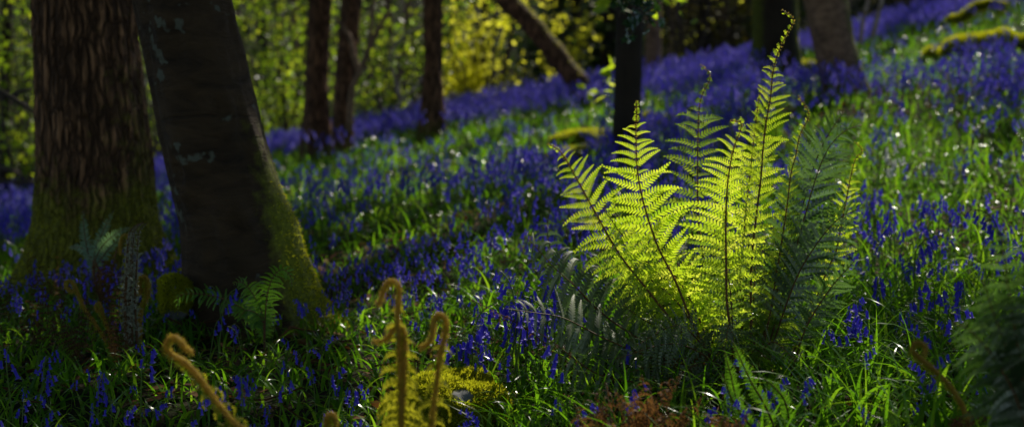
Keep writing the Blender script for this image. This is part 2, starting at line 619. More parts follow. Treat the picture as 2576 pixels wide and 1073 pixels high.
def limbs(top, r, n, spread=2.6):
    out = []
    for a in np.linspace(0, 2 * math.pi, n, endpoint=False) + U(0, 1):
        e = top + np.array([math.cos(a) * spread, math.sin(a) * spread, U(.6, 2.2)])
        p, _ = resample([top - np.array([0, 0, .25]), (top + e) / 2 + np.array([0, 0, .5]), e], 9)
        shade = False
        for lc, lr, lp in LIT:
            w_ = p - lc
            al_ = w_ @ S
            dd = np.sqrt(np.maximum((w_ * w_).sum(1) - al_ * al_, 0))
            shade |= lp >= .95 and bool(((al_ > 0) & (dd < lr + .22)).any())
        if not shade:
            out.append(tube(p, np.linspace(r * .6, r * .12, 9), 6))
    return cat(out) if out else (None, None)


def tree(name, label, catg, rows, Y, mat, top=7., moss=None, group=None, crown=True, tufts=0, topshift=None, **kw):
    C, R, base = edge_rows(rows, Y, top, topshift)
    root = thing(name, label, catg, base, group)
    V, Fl, TH, H = trunk_mesh(C, R, z0=base[2], **kw)
    ms = moss(TH, H) if moss else np.zeros(len(V))
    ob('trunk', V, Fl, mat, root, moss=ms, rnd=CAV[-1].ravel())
    if tufts:
        V2, F2, r2 = moss_tufts(V, Fl, np.clip(ms - .35, 0, 1) ** 1.5, tufts)
        ob('moss', V2, F2, M['moss'], root, rnd=r2, smooth=False)
    if crown:
        V3, F3 = limbs(C[-1], R[-1], 6)
        if V3 is not None:
            ob('branches', V3, F3, mat, root, rnd=np.full(len(V3), .7))
        TALL.append((root, C[-1]))
    return root, C, R, V, Fl, ms


def mossA(TH, H):
    side = np.cos(TH - math.pi * 1.12)   # left flank
    right = np.cos(TH + .15)
    return np.clip(1.05 - H / .5, 0, 1) * (.55 + .45 * np.maximum(side, right)) + np.clip(.62 * side, 0, 1) * np.clip(1 - H / .95, 0, 1) + np.clip(np.cos(TH + .3) * .5 - .1, 0, 1) * np.clip(1.3 - H / 1.3, 0, 1)


def mossB(TH, H):
    right = np.clip(np.cos(TH - .05) * 1.9 - .75, 0, 1)
    return right * np.clip(1.15 - H / .75, 0, 1) + np.clip(.4 - H / .08, 0, .4)


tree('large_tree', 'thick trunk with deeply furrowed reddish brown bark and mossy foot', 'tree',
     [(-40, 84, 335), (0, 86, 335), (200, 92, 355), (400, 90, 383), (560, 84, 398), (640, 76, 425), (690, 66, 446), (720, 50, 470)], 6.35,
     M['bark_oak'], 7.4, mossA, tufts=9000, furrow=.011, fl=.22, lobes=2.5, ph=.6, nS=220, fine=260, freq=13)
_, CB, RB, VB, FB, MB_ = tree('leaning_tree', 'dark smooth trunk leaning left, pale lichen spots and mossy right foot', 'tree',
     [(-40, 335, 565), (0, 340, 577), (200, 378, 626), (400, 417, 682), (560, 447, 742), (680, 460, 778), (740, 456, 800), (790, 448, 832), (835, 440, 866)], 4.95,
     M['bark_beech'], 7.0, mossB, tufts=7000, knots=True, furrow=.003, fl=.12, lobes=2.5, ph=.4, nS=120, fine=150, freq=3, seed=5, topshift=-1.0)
# --- mid-distance trees standing in the bluebells
tree('slim_tree', 'slim dark smooth trunk standing behind the left half of the sunlit fern clump', 'tree',
     [(-40, 1551, 1621), (0, 1551, 1620), (200, 1546, 1615), (360, 1540, 1609), (440, 1534, 1606)], 8.6,
     M['bark_dark'], 7.2, lambda a, h: np.clip(.5 - h / .5, 0, 1), fl=.2, nS=40, fine=90, furrow=.002)
tree('woodland_tree', 'brown trunk widening at its foot, left one of the close pair at the bluebell edge', 'tree',
     [(-40, 776, 838), (0, 776, 836), (150, 768, 828), (250, 764, 826), (350, 757, 836)], 13.6,
     M['bark_brown'], 8.0, lambda a, h: np.clip(.5 - h / .5, 0, 1), fl=.15, nS=48, fine=70, furrow=.012, seed=2)
tree('woodland_tree', 'reddish trunk curving slightly, right one of the close pair at the bluebell edge', 'tree',
     [(-40, 862, 915), (0, 858, 910), (150, 846, 898), (250, 838, 888), (350, 832, 890)], 13.2,
     M['bark_brown'], 8.2, None, fl=.15, nS=48, fine=70, furrow=.010, seed=3)
tree('woodland_tree', 'straight red-brown trunk standing alone between the close pair and the yellow bush', 'tree',
     [(-40, 1062, 1112), (0, 1063, 1113), (150, 1066, 1113), (250, 1058, 1116), (325, 1048, 1124)], 13.2,
     M['bark_brown'], 8.0, lambda a, h: np.clip(.6 - h / .6, 0, 1), fl=.15, nS=48, fine=70, furrow=.012, seed=4)
tree('mossy_tree', 'broad dark trunk with yellow mossy edges behind the tallest fern frond', 'tree',
     [(-40, 1893, 2008), (0, 1893, 2008), (100, 1893, 2010), (180, 1890, 2018)], 13.6,
     M['bark_dark'], 8.4, lambda a, h: np.clip(np.abs(np.cos(a)) * 1.6 - .75, 0, 1), tufts=2500, fl=.1, nS=56, fine=80, furrow=.008, seed=6)
tree('grey_tree', 'grey-brown leaning trunk rising from the bluebells below the grassy bank', 'tree',
     [(-40, 2012, 2128), (0, 2022, 2134), (100, 2042, 2150), (180, 2060, 2172), (240, 2070, 2194)], 10.9,
     M['bark_grey'], 7.4, lambda a, h: np.clip(np.cos(a) * .8 - .2, 0, 1), fl=.12, nS=64, fine=90, furrow=.006, seed=7)

# leaning trunk
Yl = 14.6
pts = np.array([at(x, y, Yl + dy) for x, y, dy in [(1494, 272, 0), (1476, 240, .0), (1438, 188, .05), (1393, 130, .1), (1338, 64, .2), (1276, 2, .3), (1150, -120, .8), (900, -420, 1.4)]])
pts[0][2] -= .1
pl, _ = resample(pts, 60)
rl = np.interp(np.linspace(0, 1, 60), [0, .15, .5, 1], [28, 26, 25, 16]) / F * Yl
V, Fl = tube(pl, rl * (1 + .08 * np.sin(np.arange(60) * 1.3)), 24)
root = thing('tilted_tree', 'brown mossy trunk tilted steeply to the left in front of the dark evergreen', 'tree', pts[0])
nn = V - np.repeat(pl, 24, 0)
ob('trunk', V, Fl, M['bark_brown'], root, moss=np.clip(nrm(nn)[:, 2] * .9 - .25, 0, 1))
V2, F2, r2 = moss_tufts(V, Fl, np.clip(nrm(nn)[:, 2] - .4, 0, 1), 900, .02)
ob('moss', V2, F2, M['moss'], root, rnd=r2, smooth=False)

# thin distant trunks at the edge of the wood
for (rows, Y, mk, lab) in [
    ([(-40, 6, 34), (150, 2, 28), (340, -2, 26), (500, -6, 28)], 15.0, 'bark_dark', 'dark trunk at the picture edge left of the furrowed trunk'),
    ([(-40, 1622, 1662), (120, 1624, 1664), (230, 1622, 1668)], 15.5, 'bark_grey', 'dim greyish trunk close behind the right side of the slim dark trunk'),
    ([(-40, 1215, 1232), (120, 1212, 1230), (290, 1208, 1232)], 19.0, 'bark_dark', 'thin dark trunk at the edge of the yellow leaved bush'),
    ([(-40, 640, 662), (120, 650, 674), (330, 664, 690)], 20.0, 'bark_dark', 'dim narrow trunk in the green scrub right of the leaning trunk'),
    ([(-40, 2345, 2390), (20, 2340, 2388), (90, 2336, 2388)], 16.5, 'bark_dark', 'shadowy trunk above the purple slope right of the grey-brown trunk'),
    ([(-40, 1760, 1790), (60, 1756, 1788), (170, 1752, 1790)], 18.0, 'bark_dark', 'narrow dark trunk in the brown scrub left of the broad mossy-edged trunk'),
]:
    tree('woodland_tree', lab, 'tree', rows, Y, M[mk], 9.0, None, fl=.1, nS=24, fine=40)


for px in (600, 700, 742, 925, 985, 1018, 1140, 1560, 1690, 1830):
    Yt = float(U(21, 27))
    w_ = float(U(7, 14))
    l_ = float(U(-18, 18))
    tree('distant_tree', 'dim thin trunk deep in the blurred wood behind the slope', 'tree', [(-40, px - w_ + l_, px + w_ + l_), (150, px - w_, px + w_), (330, px - w_ - l_, px + w_ - l_)], Yt, M['bark_grey'], 8.5, None, group='thin trunks deep in the wood', crown=False, fl=.1, nS=16, fine=30)


def stems(name, label, catg, paths, Y, rpx, mat, group=None):
    P0 = at(*paths[0][0], Y)
    root = thing(name, label, catg, P0, group)
    ps = []
    for k, pth in enumerate(paths):
        p, _ = resample([at(x, y, Y + .1 * k) for x, y in pth], 22)
        ps.append(tube(p, np.linspace(rpx, rpx * .45, 22) / F * Y, 7))
    V, Fl = cat(ps)
    ob('trunk', V, Fl, M[mat], root, moss=np.zeros(len(V)))
    return root


stems('sapling', 'thin bent sapling beside the close pair of brown trunks', 'tree',
      [[(880, 330), (884, 235), (905, 180), (928, 120), (935, 40), (950, -60)], [(905, 180), (890, 140), (878, 90), (840, 40)], [(928, 120), (960, 60), (985, 30)]], 12.9, 9, 'bark_grey')
stems('birch_sapling', 'pale birch stem leaning right beside the grey-brown trunk', 'tree', [[(2196, 92), (2206, 50), (2218, 5), (2232, -60)]], 12.0, 7, 'bark_pale')
stems('birch_sapling', 'pale reddish birch stem nearest the yellow fern fronds', 'tree', [[(2164, 110), (2172, 50), (2183, 5), (2194, -60)]], 12.1, 6, 'bark_pale')
stems('bare_branch', 'pale bare branches slanting up behind the lone red-brown trunk', 'branch', [[(905, 400), (960, 320), (1010, 255), (1080, 180)], [(960, 320), (1020, 280), (1060, 240)], [(1010, 255), (985, 130), (1060, 60)]], 15.2, 6, 'bark_pale')
stems('fallen_branch', 'bare branch reaching left from the furrowed trunk', 'branch', [[(-40, 205), (30, 245), (70, 270), (100, 292)], [(30, 245), (50, 230), (80, 225)]], 7.6, 7, 'twig')
stems('fallen_log', 'fallen branch lying low beyond the bluebells left of the furrowed trunk', 'log', [[(-60, 415), (20, 425), (70, 452), (110, 470)], [(-60, 452), (40, 458), (110, 462)]], 14.5, 9, 'twig')

# ------------------------------------------------------------------ background shrubs


def bush(name, label, px, Y, width, height, n, size, mat, nst=7, clump=.16, zbase=None, bare=.5, flat=.5, r=.018):
    b = at(px, 0, Y)
    b[2] = ground(b[0], b[1]) if zbase is None else zbase
    root = thing(name, label, 'shrub', b)
    ps, ends = [], []
    for _ in range(nst):
        a = U(0, 2 * math.pi)
        e = b + np.array([math.cos(a) * width * U(.25, 1), math.sin(a) * width * .6 * U(.2, 1), height * U(.55, 1.05)])
        m_ = (b + e) / 2 + rng.normal(size=3) * .12 * width
        p, _l = resample([b, m_, e], 14)
        ps.append(tube(p, np.linspace(r, r * .3, 14), 5))
        for _k in range(7):
            i0 = rng.integers(3, 14)
            tw = p[i0] + rng.normal(size=3) * np.array([.4, .3, .35]) * width * .6
            pt, _l = resample([p[i0], (p[i0] + tw) / 2 + rng.normal(size=3) * .05, tw], 7)
            ps.append(tube(pt, np.linspace(r * .4, r * .15, 7), 4))
            ends.append(pt)
    V, Fl = cat(ps)
    ob('stems', V, Fl, M['twig'], root, moss=np.zeros(len(V)))
    E = np.concatenate(ends)
    c = E[rng.integers(0, len(E), n)] + rng.normal(size=(n, 3)) * clump
    c = c[c[:, 2] > ground(c[:, 0], c[:, 1]) + .03]
    V, Fl, r_ = leafcloud(c, size * U(.6, 1.3, len(c)), flat)
    ob('leaves', V, Fl, M[mat], root, rnd=r_)
    return root


bush('spring_shrub', 'sparse green spring shrub between the leaning trunk and the close pair', 640, 19.0, 1.5, 3.6, 2000, .075, 'bush', 9, .14)
bush('spring_shrub', 'bright yellow-green shrub just left of the close pair of trunks', 715, 17.4, 1.0, 2.8, 1700, .07, 'bush', 7, .13)
bush('spring_shrub', 'loose green shrub in the gap between the sapling and the lone trunk', 985, 17.6, 1.1, 3.2, 1600, .07, 'bush', 8, .14)
bush('spring_shrub', 'twiggy low shrub at the foot of the lone red-brown trunk', 960, 15.8, .8, 1.3, 700, .065, 'bush', 7, .12)
bush('yellow_shrub', 'bright yellow sunlit shrub right of the lone red-brown trunk', 1172, 17.2, .42, 1.35, 1100, .085, 'bush_yellow', 9, .13)
bush('yellow_shrub', 'scattered yellow leaved branches high over the yellow shrub', 1235, 17.0, .9, 3.0, 1100, .075, 'bush_yellow', 7, .10)
bush('spring_shrub', 'green shrub far left of the furrowed trunk', 40, 14.8, 1.0, 3.0, 1500, .07, 'bush', 8, .14)
bush('spring_shrub', 'grey-green shrub seen between the two big trunks', 380, 16.0, .8, 2.4, 900, .05, 'bush', 6, .2)
bush('brown_scrub', 'tangled brown scrub behind the slim dark trunk and the purple carpet', 1720, 19.0, 1.2, 3.0, 3800, .06, 'scrub', 12, .25)
bush('brown_scrub', 'dark twiggy scrub left of the broad mossy-edged trunk', 1840, 18.2, .8, 2.6, 2400, .06, 'scrub', 10, .25)
bush('brown_scrub', 'dark scrub on the purple slope behind the birch stems', 2290, 18.0, 1.1, 2.2, 2600, .06, 'scrub', 10, .22)
bush('yellow_shrub', 'yellow-leaved boughs spread before the dark evergreen', 1400, 17.0, .9, 2.0, 420, .075, 'bush_yellow', 6, .06)
bush('evergreen_shrub', 'dark blue-green evergreen shrub behind the yellow-leaved boughs', 1440, 18.4, .8, 1.9, 2200, .085, 'evergreen', 9, .16)
bush('yellow_shrub', 'few yellow leaves glowing in the brown scrub', 1740, 17.4, .9, 2.8, 170, .06, 'bush_yellow', 4, .2)


def conifer(label, px, Y, H, wid, mat, name='evergreen_tree'):
    b = at(px, 0, Y)
    b[2] = ground(b[0], b[1])
    root = thing(name, label, 'tree', b)
    V, Fl = tube(np.stack([np.full(12, b[0]), np.full(12, b[1]), np.linspace(b[2] - .1, b[2] + H, 12)], 1), np.linspace(.13, .04, 12), 10)
    ob('trunk', V, Fl, M['bark_dark'], root, moss=np.zeros(len(V)))
    br, lp = [], []
    for z in np.arange(.25, H - .2, .2):
        for _ in range(6):
            a = U(0, 2 * math.pi)
            L = wid * (1 - .55 * z / H) * U(.6, 1.1)
            d = np.array([math.cos(a), math.sin(a), 0])
            t = np.linspace(0, 1, 10)[:, None]
            p = b + np.array([0, 0, z + U(-.1, .1)]) + d * L * t + np.array([0, 0, 1]) * (.1 * t - .32 * t * t) * L
            br.append(tube(p, np.linspace(.018, .004, 10), 4))
            n = 90
            s = np.sqrt(U(.05, 1, n))
            q = np.stack([np.interp(s, t[:, 0], p[:, k]) for k in range(3)], 1)
            side = np.array([-d[1], d[0], 0])
            q = q + side * (rng.normal(size=(n, 1)) * .16 * L * (1.1 - s[:, None])) + rng.normal(size=(n, 3)) * np.array([.03, .03, .025])
            lp.append(q)
    V, Fl = cat(br)
    ob('branches', V, Fl, M['twig'], root, moss=np.zeros(len(V)))
    c = np.concatenate(lp)
    V, Fl, r_ = leafcloud(c, .085 * U(.6, 1.3, len(c)), 1.6)
    ob('crown', V, Fl, M[mat], root, rnd=r_)


conifer('dark evergreen with drooping layered boughs behind the tilted trunk', 1450, 18.9, 2.7, .8, 'evergreen')
conifer('smaller dark evergreen beside the foot of the tilted trunk', 1530, 17.8, 1.9, .55, 'evergreen')

# far wood as one mass
n = 80000
y = U(24, 46, n)
x = U(-.62, .62, n) * y * .95
gz = ground(x, y)
h = U(0, 1, n) ** 1.2 * 7
c = np.stack([x, y, gz + h], 1)
den = vn(x * .5, y * .3, c[:, 2] * .7) * .6 + vn(x * 1.3, y * .6, c[:, 2] * 1.6) * .4
c = c[(den > .40) | (U(size=n) < .22)]
V, Fl, r_ = leafcloud(c, .17 * U(.5, 1.4, len(c)), .4)
rr = np.clip(r_ * .75 + .45 * (np.repeat(sst(4, -9, c[:, 0]), 6) - .75), 0, 1)  # brighter leaves on the left, light put into the colour
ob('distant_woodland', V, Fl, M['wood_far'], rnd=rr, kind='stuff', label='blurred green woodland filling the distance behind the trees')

# ------------------------------------------------------------------ canopy (unseen tree crowns shaped to shade the scene; gaps cut for sun patches)
n = 30000
c = np.stack([U(-8, 11, n), U(6, 34, n), U(5.0, 9.5, n)], 1)
n2 = 28000  # extra leaves above and behind the viewpoint, added to darken the foreground
c = np.vstack([c, np.stack([U(-13, 10, n2), U(-8, 8, n2), U(4.5, 9.0, n2)], 1)])
n3 = 5000
c = np.vstack([c, np.stack([U(-14, -8, n3), U(6, 20, n3), U(3.5, 9.0, n3)], 1)])
keep = np.ones(len(c), bool)
wob = vn(c[:, 0] * 2.2, c[:, 1] * 2.2, c[:, 2] * 2.2)
for (lc, r, p) in LIT:
    w = c - lc
    al = w @ S
    d = np.sqrt(np.maximum((w * w).sum(1) - al * al, 0))
    hit = (al > 0) & (d < r * (.8 + .45 * wob) + .10)
    keep &= ~(hit & (U(size=len(c)) < p))
c = c[keep]
tops = np.array([t[1] for t in TALL])
own = np.argmin(((c[:, None, :2] - tops[None, :, :2]) ** 2).sum(-1), 1)
for k, (root, tp) in enumerate(TALL):
    ck = c[own == k]
    if len(ck) < 5:
        continue
    V, Fl, r_ = leafcloud(ck, .36 * U(.7, 1.25, len(ck)), .9)
    ob('crown', V, Fl, M['canopy'], root, rnd=r_)  # unseen leaf mass hung on the nearest trunk for its shade

# ------------------------------------------------------------------ ferns


def rot_about(v, k, a):
    return v * math.cos(a) + np.cross(k, v) * math.sin(a) + k * (k * v).sum(-1, keepdims=True) * (1 - math.cos(a))


def blade(path, npin=20, Lmax=.11, s0=.2, widest=.42, yaw=0., young=.0, asc=24, droop=.25, m=11, lw=.13, facing=None, fold=.15, jit=.08, prof_end=.03, sides=(1, -1), curlk=0., gap=.40, vr=.2, tw=.12, twist=None):
    twist = U(-38, 38) if twist is None else twist
    """pinnate leaf blade along a rachis path (base to tip)"""
    p, Ltot = resample(path, 90)
    T = tangents(p)
    u = ((np.arange(npin) + .5) / npin) ** (.92 - .15 * (young > 0))
    s = s0 + (1 - s0) * u * .995
    O0 = np.stack([np.interp(s, np.linspace(0, 1, 90), p[:, k]) for k in range(3)], 1)
    T0 = nrm(np.stack([np.interp(s, np.linspace(0, 1, 90), T[:, k]) for k in range(3)], 1))
    fc = np.array([0, -1., .15]) if facing is None else np.asarray(facing, float)
    N0 = nrm(fc - T0 * (T0 @ fc)[:, None])
    ya = np.radians(yaw + twist * (u - .5))[:, None]
    N0 = N0 * np.cos(ya) + np.cross(T0, N0) * np.sin(ya)
    S0 = np.cross(T0, N0)
    L = np.where(u < widest, .42 + .58 * np.sin(np.pi / 2 * u / widest), np.cos(np.pi / 2 * (u - widest) / (1 - widest)) ** (1.05 if young > 0 else .8)) * Lmax + prof_end * Lmax
    ky = np.zeros(npin)
    if young > 0:
        y_ = sst(1 - young, 1, u)
        y0 = sst(1 - young * 1.25, 1 - young * .6, u)
        L = L * (1 - .5 * y0) + Lmax * .13 * y0
        lw = lw * (1 + .9 * y0)
        ky = y0 * 2.8
    Vs, Fs, Rs, off = [], [], [], 0
    t = np.linspace(0, 1, m + 1)
    for sd in sides:
        a = np.radians(asc + rng.normal(size=npin) * 6.5 + 10 * u)[:, None]
        D = nrm(S0 * sd * np.cos(a) + T0 * np.sin(a) + N0 * (.08 + rng.normal(size=(npin, 1)) * jit) + rng.normal(size=(npin, 3)) * .04)
        Nn = nrm(N0 - D * (N0 * D).sum(1, keepdims=True))
        B = np.cross(Nn, D)
        L_ = L * (1 + rng.normal(size=npin) * .10) * np.where(U(size=npin) < .035, .35, 1)
        kap = np.maximum(np.abs(droop * (1 + .5 * rng.normal(size=npin))) + ky * U(.6, 1.2, npin) + curlk, .02)
        g = nrm(np.array([0, 0, -1.]) - D * (D @ np.array([0, 0, -1.]))[:, None])
        gm = np.clip(ky / 3, 0, 1)[:, None]
        Cd = nrm(g * (1 - gm) + (T0 * .7 - Nn * .6) * gm)
        Cd = nrm(Cd - D * (Cd * D).sum(1, keepdims=True))
        kt = kap[:, None] * t[None]
        mid = O0[:, None] + L_[:, None, None] / kap[:, None, None] * (np.sin(kt)[..., None] * D[:, None] + (1 - np.cos(kt))[..., None] * Cd[:, None])
        dr = np.cos(kt)[..., None] * D[:, None] + np.sin(kt)[..., None] * Cd[:, None]
        tc = (t[:-1] + t[1:]) / 2
        mc = (mid[:, :-1] + mid[:, 1:]) / 2
        dc = (dr[:, :-1] + dr[:, 1:]) / 2
        w = (L_ * lw)[:, None] * (np.clip(1 - tc, 0, 1) ** .65 * (1 - .25 * np.exp(-tc * 8)))[None] + .0012
        hw = (L_ / m * gap)[:, None, None]
        for s2 in (1, -1):
            vd = nrm(B[:, None] * s2 * .86 + dc * .5 - Nn[:, None] * (fold + rng.normal(size=(npin, m, 1)) * tw))
            e = vd * w[..., None]
            nv = np.stack([mc - dc * hw, mc + dc * hw * 1.02, mc + dc * hw * .95 + e * .58, mc + dc * hw * .25 + e * 1.04, mc - dc * hw * .55 + e * .84], 2)
            cnt = npin * m
            Vs.append(nv.reshape(-1, 3))
            Fs.append(np.arange(cnt * 5).reshape(-1, 5) + off)
            Rs.append(np.repeat(np.clip(.5 + vr * rng.normal(size=(npin, 1)) + .1 * rng.normal(size=(npin, m)), 0, 1).ravel(), 5))
            off += cnt * 5
    return np.concatenate(Vs), [np.concatenate(Fs)], np.concatenate(Rs)


def hairs(path, r, n, length):
    p, _ = resample(path, 120)
    T = tangents(p)
    k = rng.integers(0, 120, n)
    d = rng.normal(size=(n, 3))
    d = nrm(d - T[k] * (d * T[k]).sum(1, keepdims=True))
    rr = np.interp(k / 119, np.linspace(0, 1, len(np.atleast_1d(r))), np.atleast_1d(r))[:, None]
    b = p[k] + d * rr * .8
    s = nrm(np.cross(d, rng.normal(size=(n, 3)))) * length * .13
    V = np.stack([b - s, b + s, b + nrm(d + .7 * rng.normal(size=(n, 3))) * length * U(.5, 1.2, (n, 1))], 1).reshape(-1, 3)
    return V, [np.arange(3 * n).reshape(-1, 3)], np.repeat(rng.random(n), 3)


def add_frond(root, path, mat='fern_young', r=.0032, label=None, rt=.0009, hairy=0, **kw):
    V, Fl, rn = blade(path, **kw)
    fr = ob('frond', V, Fl, M[mat], root, rnd=rn, smooth=False)
    if label:
        fr['label'] = label
    p, _ = resample(path, 60)
    rad = np.linspace(r, rt, 60)
    V, Fl = tube(p, rad, 6)
    ob('stalk', V, Fl, M['stalk'], fr, rnd=np.repeat(.25 + .6 * np.linspace(0, 1, 60), 6))
    if hairy:
        V, Fl, rn = hairs(path, [r, rt], hairy, .006)
        ob('scales', V, Fl, M['scales'], fr, rnd=rn, smooth=False)
    return fr


def pxpath(pts, Y0, Y1):
    """pixel polyline, tip first, made into a base-to-tip path leaning from depth Y0 at the base to Y1 at the tip"""
    pts = pts[::-1]
    n = len(pts)
    return np.array([at(x, y, Y0 + (Y1 - Y0) * (k / (n - 1)) ** 1.3) for k, (x, y) in enumerate(pts)])


FC = gp(1860, 985)
FC[2] = ground(FC[0], FC[1])
FY = FC[1]
print('fern base', FC)
fern = thing('fern_clump', 'big sunlit fern clump with glowing yellow-green upright fronds', 'fern', FC)
k_ = F / FY  # pixels per metre at the clump


def fr(pts, dy0, dy1, mat, wpx, **kw):
    add_frond(fern, pxpath(pts, FY + dy0, FY + dy1), mat, Lmax=wpx / k_, **kw)


fr([(1381, 362), (1413, 385), (1455, 457), (1502, 542), (1562, 644), (1630, 730), (1698, 815), (1757, 883), (1805, 965)], -.05, -.12, 'fern_young', 106, npin=23, young=.08, hairy=1500, yaw=14, m=13, s0=.26, widest=.36, lw=.14, droop=.5, r=.0042, label='arching yellow-green frond reaching farthest left with curled tip')
fr([(1602, 253), (1600, 346), (1604, 432), (1621, 517), (1655, 619), (1698, 704), (1740, 806), (1775, 875), (1815, 965)], -.08, -.1, 'fern_young', 112, npin=25, young=.1, hairy=1500, yaw=-16, m=13, s0=.24, widest=.34, lw=.14, droop=.5, r=.0042)
fr([(1763, 163), (1787, 193), (1762, 253), (1756, 346), (1755, 440), (1757, 551), (1775, 680), (1830, 960)], .18, .32, 'fern_mid', 104, npin=22, young=.26, hairy=900, yaw=14, m=11, s0=.3, widest=.34, lw=.14, droop=.5)
fr([(1838, 304), (1866, 312), (1844, 380), (1830, 466), (1826, 559), (1827, 670), (1830, 772), (1851, 900), (1862, 965)], -.14, -.16, 'fern_young', 100, npin=24, young=.14, hairy=1500, yaw=-25, m=12, lw=.14, droop=.5, s0=.22, widest=.36, r=.0045)
fr([(1968, 25), (1997, 50), (1977, 90), (1957, 135), (1944, 185), (1939, 240), (1927, 310), (1919, 380), (1914, 450), (1904, 530), (1890, 670), (1889, 857), (1880, 955)], -.04, -.02, 'fern_young', 80, npin=34, young=.24, hairy=1800, yaw=40, m=12, s0=.2, widest=.36, r=.0042, label='tallest yellow-green frond with crinkled unfurling tip')
fr([(1914, 220), (1902, 300), (1892, 390), (1882, 480), (1868, 620), (1862, 780), (1872, 950)], .1, .12, 'fern_young', 84, npin=26, young=.2, hairy=900, yaw=-35, m=11, s0=.2)
fr([(2008, 242), (2029, 272), (2034, 295), (2012, 340), (2002, 390), (1989, 440), (1979, 525), (1953, 690), (1935, 800), (1900, 955)], 0, .05, 'fern_young', 66, npin=28, young=.3, hairy=1200, yaw=48, m=11, s0=.2, widest=.34)
fr([(2152, 357), (2169, 380), (2152, 400), (2139, 450), (2124, 530), (2117, 566), (2102, 636), (2082, 676), (2027, 816), (1960, 955)], -.02, .02, 'fern_young', 62, npin=28, young=.25, hairy=1200, yaw=-50, m=11, s0=.25, widest=.36)
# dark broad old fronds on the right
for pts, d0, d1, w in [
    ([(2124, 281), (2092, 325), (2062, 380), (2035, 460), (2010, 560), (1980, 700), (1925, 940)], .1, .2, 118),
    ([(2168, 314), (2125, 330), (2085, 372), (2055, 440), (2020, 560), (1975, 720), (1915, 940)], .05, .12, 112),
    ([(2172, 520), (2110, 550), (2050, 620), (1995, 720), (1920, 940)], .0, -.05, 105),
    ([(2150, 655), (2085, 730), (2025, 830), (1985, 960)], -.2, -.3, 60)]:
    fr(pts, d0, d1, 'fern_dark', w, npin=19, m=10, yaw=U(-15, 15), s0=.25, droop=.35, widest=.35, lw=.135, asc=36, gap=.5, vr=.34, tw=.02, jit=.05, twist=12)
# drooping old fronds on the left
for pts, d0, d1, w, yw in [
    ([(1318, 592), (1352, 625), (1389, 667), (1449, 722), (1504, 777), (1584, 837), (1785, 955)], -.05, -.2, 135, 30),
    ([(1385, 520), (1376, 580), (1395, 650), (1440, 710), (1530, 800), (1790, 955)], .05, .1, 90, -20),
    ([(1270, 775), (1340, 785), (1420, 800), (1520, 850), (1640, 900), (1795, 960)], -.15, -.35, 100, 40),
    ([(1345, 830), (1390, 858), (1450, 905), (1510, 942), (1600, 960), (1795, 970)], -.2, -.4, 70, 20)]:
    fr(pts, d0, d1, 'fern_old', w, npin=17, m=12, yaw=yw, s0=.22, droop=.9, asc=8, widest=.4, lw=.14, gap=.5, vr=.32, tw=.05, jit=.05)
# inner fronds filling the body of the clump
for _ in range(24):
    tx = U(1500, 2090)
    ty = U(470, 790) + abs(tx - 1800) * .15
    bx = 1855 + (tx - 1800) * .12 + U(-15, 15)
    mx = bx + (tx - bx) * .42 + U(-20, 20)
    my = 965 + (ty - 965) * .55
    fr([(tx, ty), (tx - (tx - mx) * .35, ty + (my - ty) * .4), (mx, my), (bx, 965)], *((U(-.1, .12), U(-.2, .3)) if _ % 2 else (U(.02, .15), U(.1, .35))), (['fern_mid', 'fern_young', 'fern_mid'] if _ % 2 else ['fern_mid', 'fern_mid', 'fern_young', 'fern_old', 'fern_old', 'fern_old'])[rng.integers(0, 3 if _ % 2 else 6)], U(75, 110), gap=.46, vr=.3, npin=18, m=10, yaw=U(-50, 50), s0=.18, droop=U(.2, .8), widest=.38)
for _ in range(9):   # low front fronds hanging over the base
    tx, ty = U(1540, 2040), U(800, 1000)
    bx = 1855 + U(-25, 25)
    fr([(tx, ty), ((tx + bx) / 2, ty - U(10, 60)), (bx, 970)], U(-.12, 0), U(-.35, -.15), ['fern_old', 'fern_mid', 'fern_old'][rng.integers(0, 3)], U(55, 85), npin=17, m=9, yaw=U(-50, 50), s0=.15, droop=.7)
for _ in range(10):   # brown dead fronds slumped at the foot
    tx, ty = U(1500, 2030), U(880, 1060)
    bx = 1855 + U(-40, 40)
    fr([(tx, ty), ((tx + bx) / 2, ty - U(0, 50)), (bx, 965)], U(-.1, .1), U(-.35, -.1), 'fern_dead', U(30, 55), npin=15, m=6, yaw=U(-80, 80), s0=.1, droop=1.4, jit=.4, curlk=1.2)
# stubby scaly crown of the clump
V, Fl = cat([tube(np.array([FC + np.array([U(-.05, .05), U(-.05, .05), -.02]), FC + np.array([U(-.09, .09), U(-.08, .06), U(.05, .16)])]), [.012, .006], 6) for _ in range(22)])
ob('rootstock', V, Fl, M['stalk'], fern, rnd=U(0, .6, len(V)))

FERN_N = [0]


def fan(label, px, py, n, L, mat, Lp, spread=(.25, .75), arc=(0, 2 * math.pi), name='fern', Y=None, **kw):
    """rosette of fronds from one foot"""
    b = gp(px, py) if Y is None else at(px, py, Y)
    root = thing(name, label, 'fern', b)
    for a in np.linspace(*arc, n, endpoint=False) + U(-.15, .15, n):
        l = L * U(.8, 1.15)
        sp = U(*spread)
        d = np.array([math.cos(a), math.sin(a), 0])
        t = np.linspace(0, 1, 7)[:, None]
        p = b + d * l * sp * t ** 1.25 + np.array([0, 0, 1]) * l * (t * (1.05 - .35 * sp) - .45 * sp * t ** 2.4)
        add_frond(root, p, mat, r=.0025, Lmax=Lp * U(.85, 1.15), yaw=U(-30, 30), facing=np.array([d[0] * -.4, -.6 + d[1] * -.3, .8]), **kw)
    return root


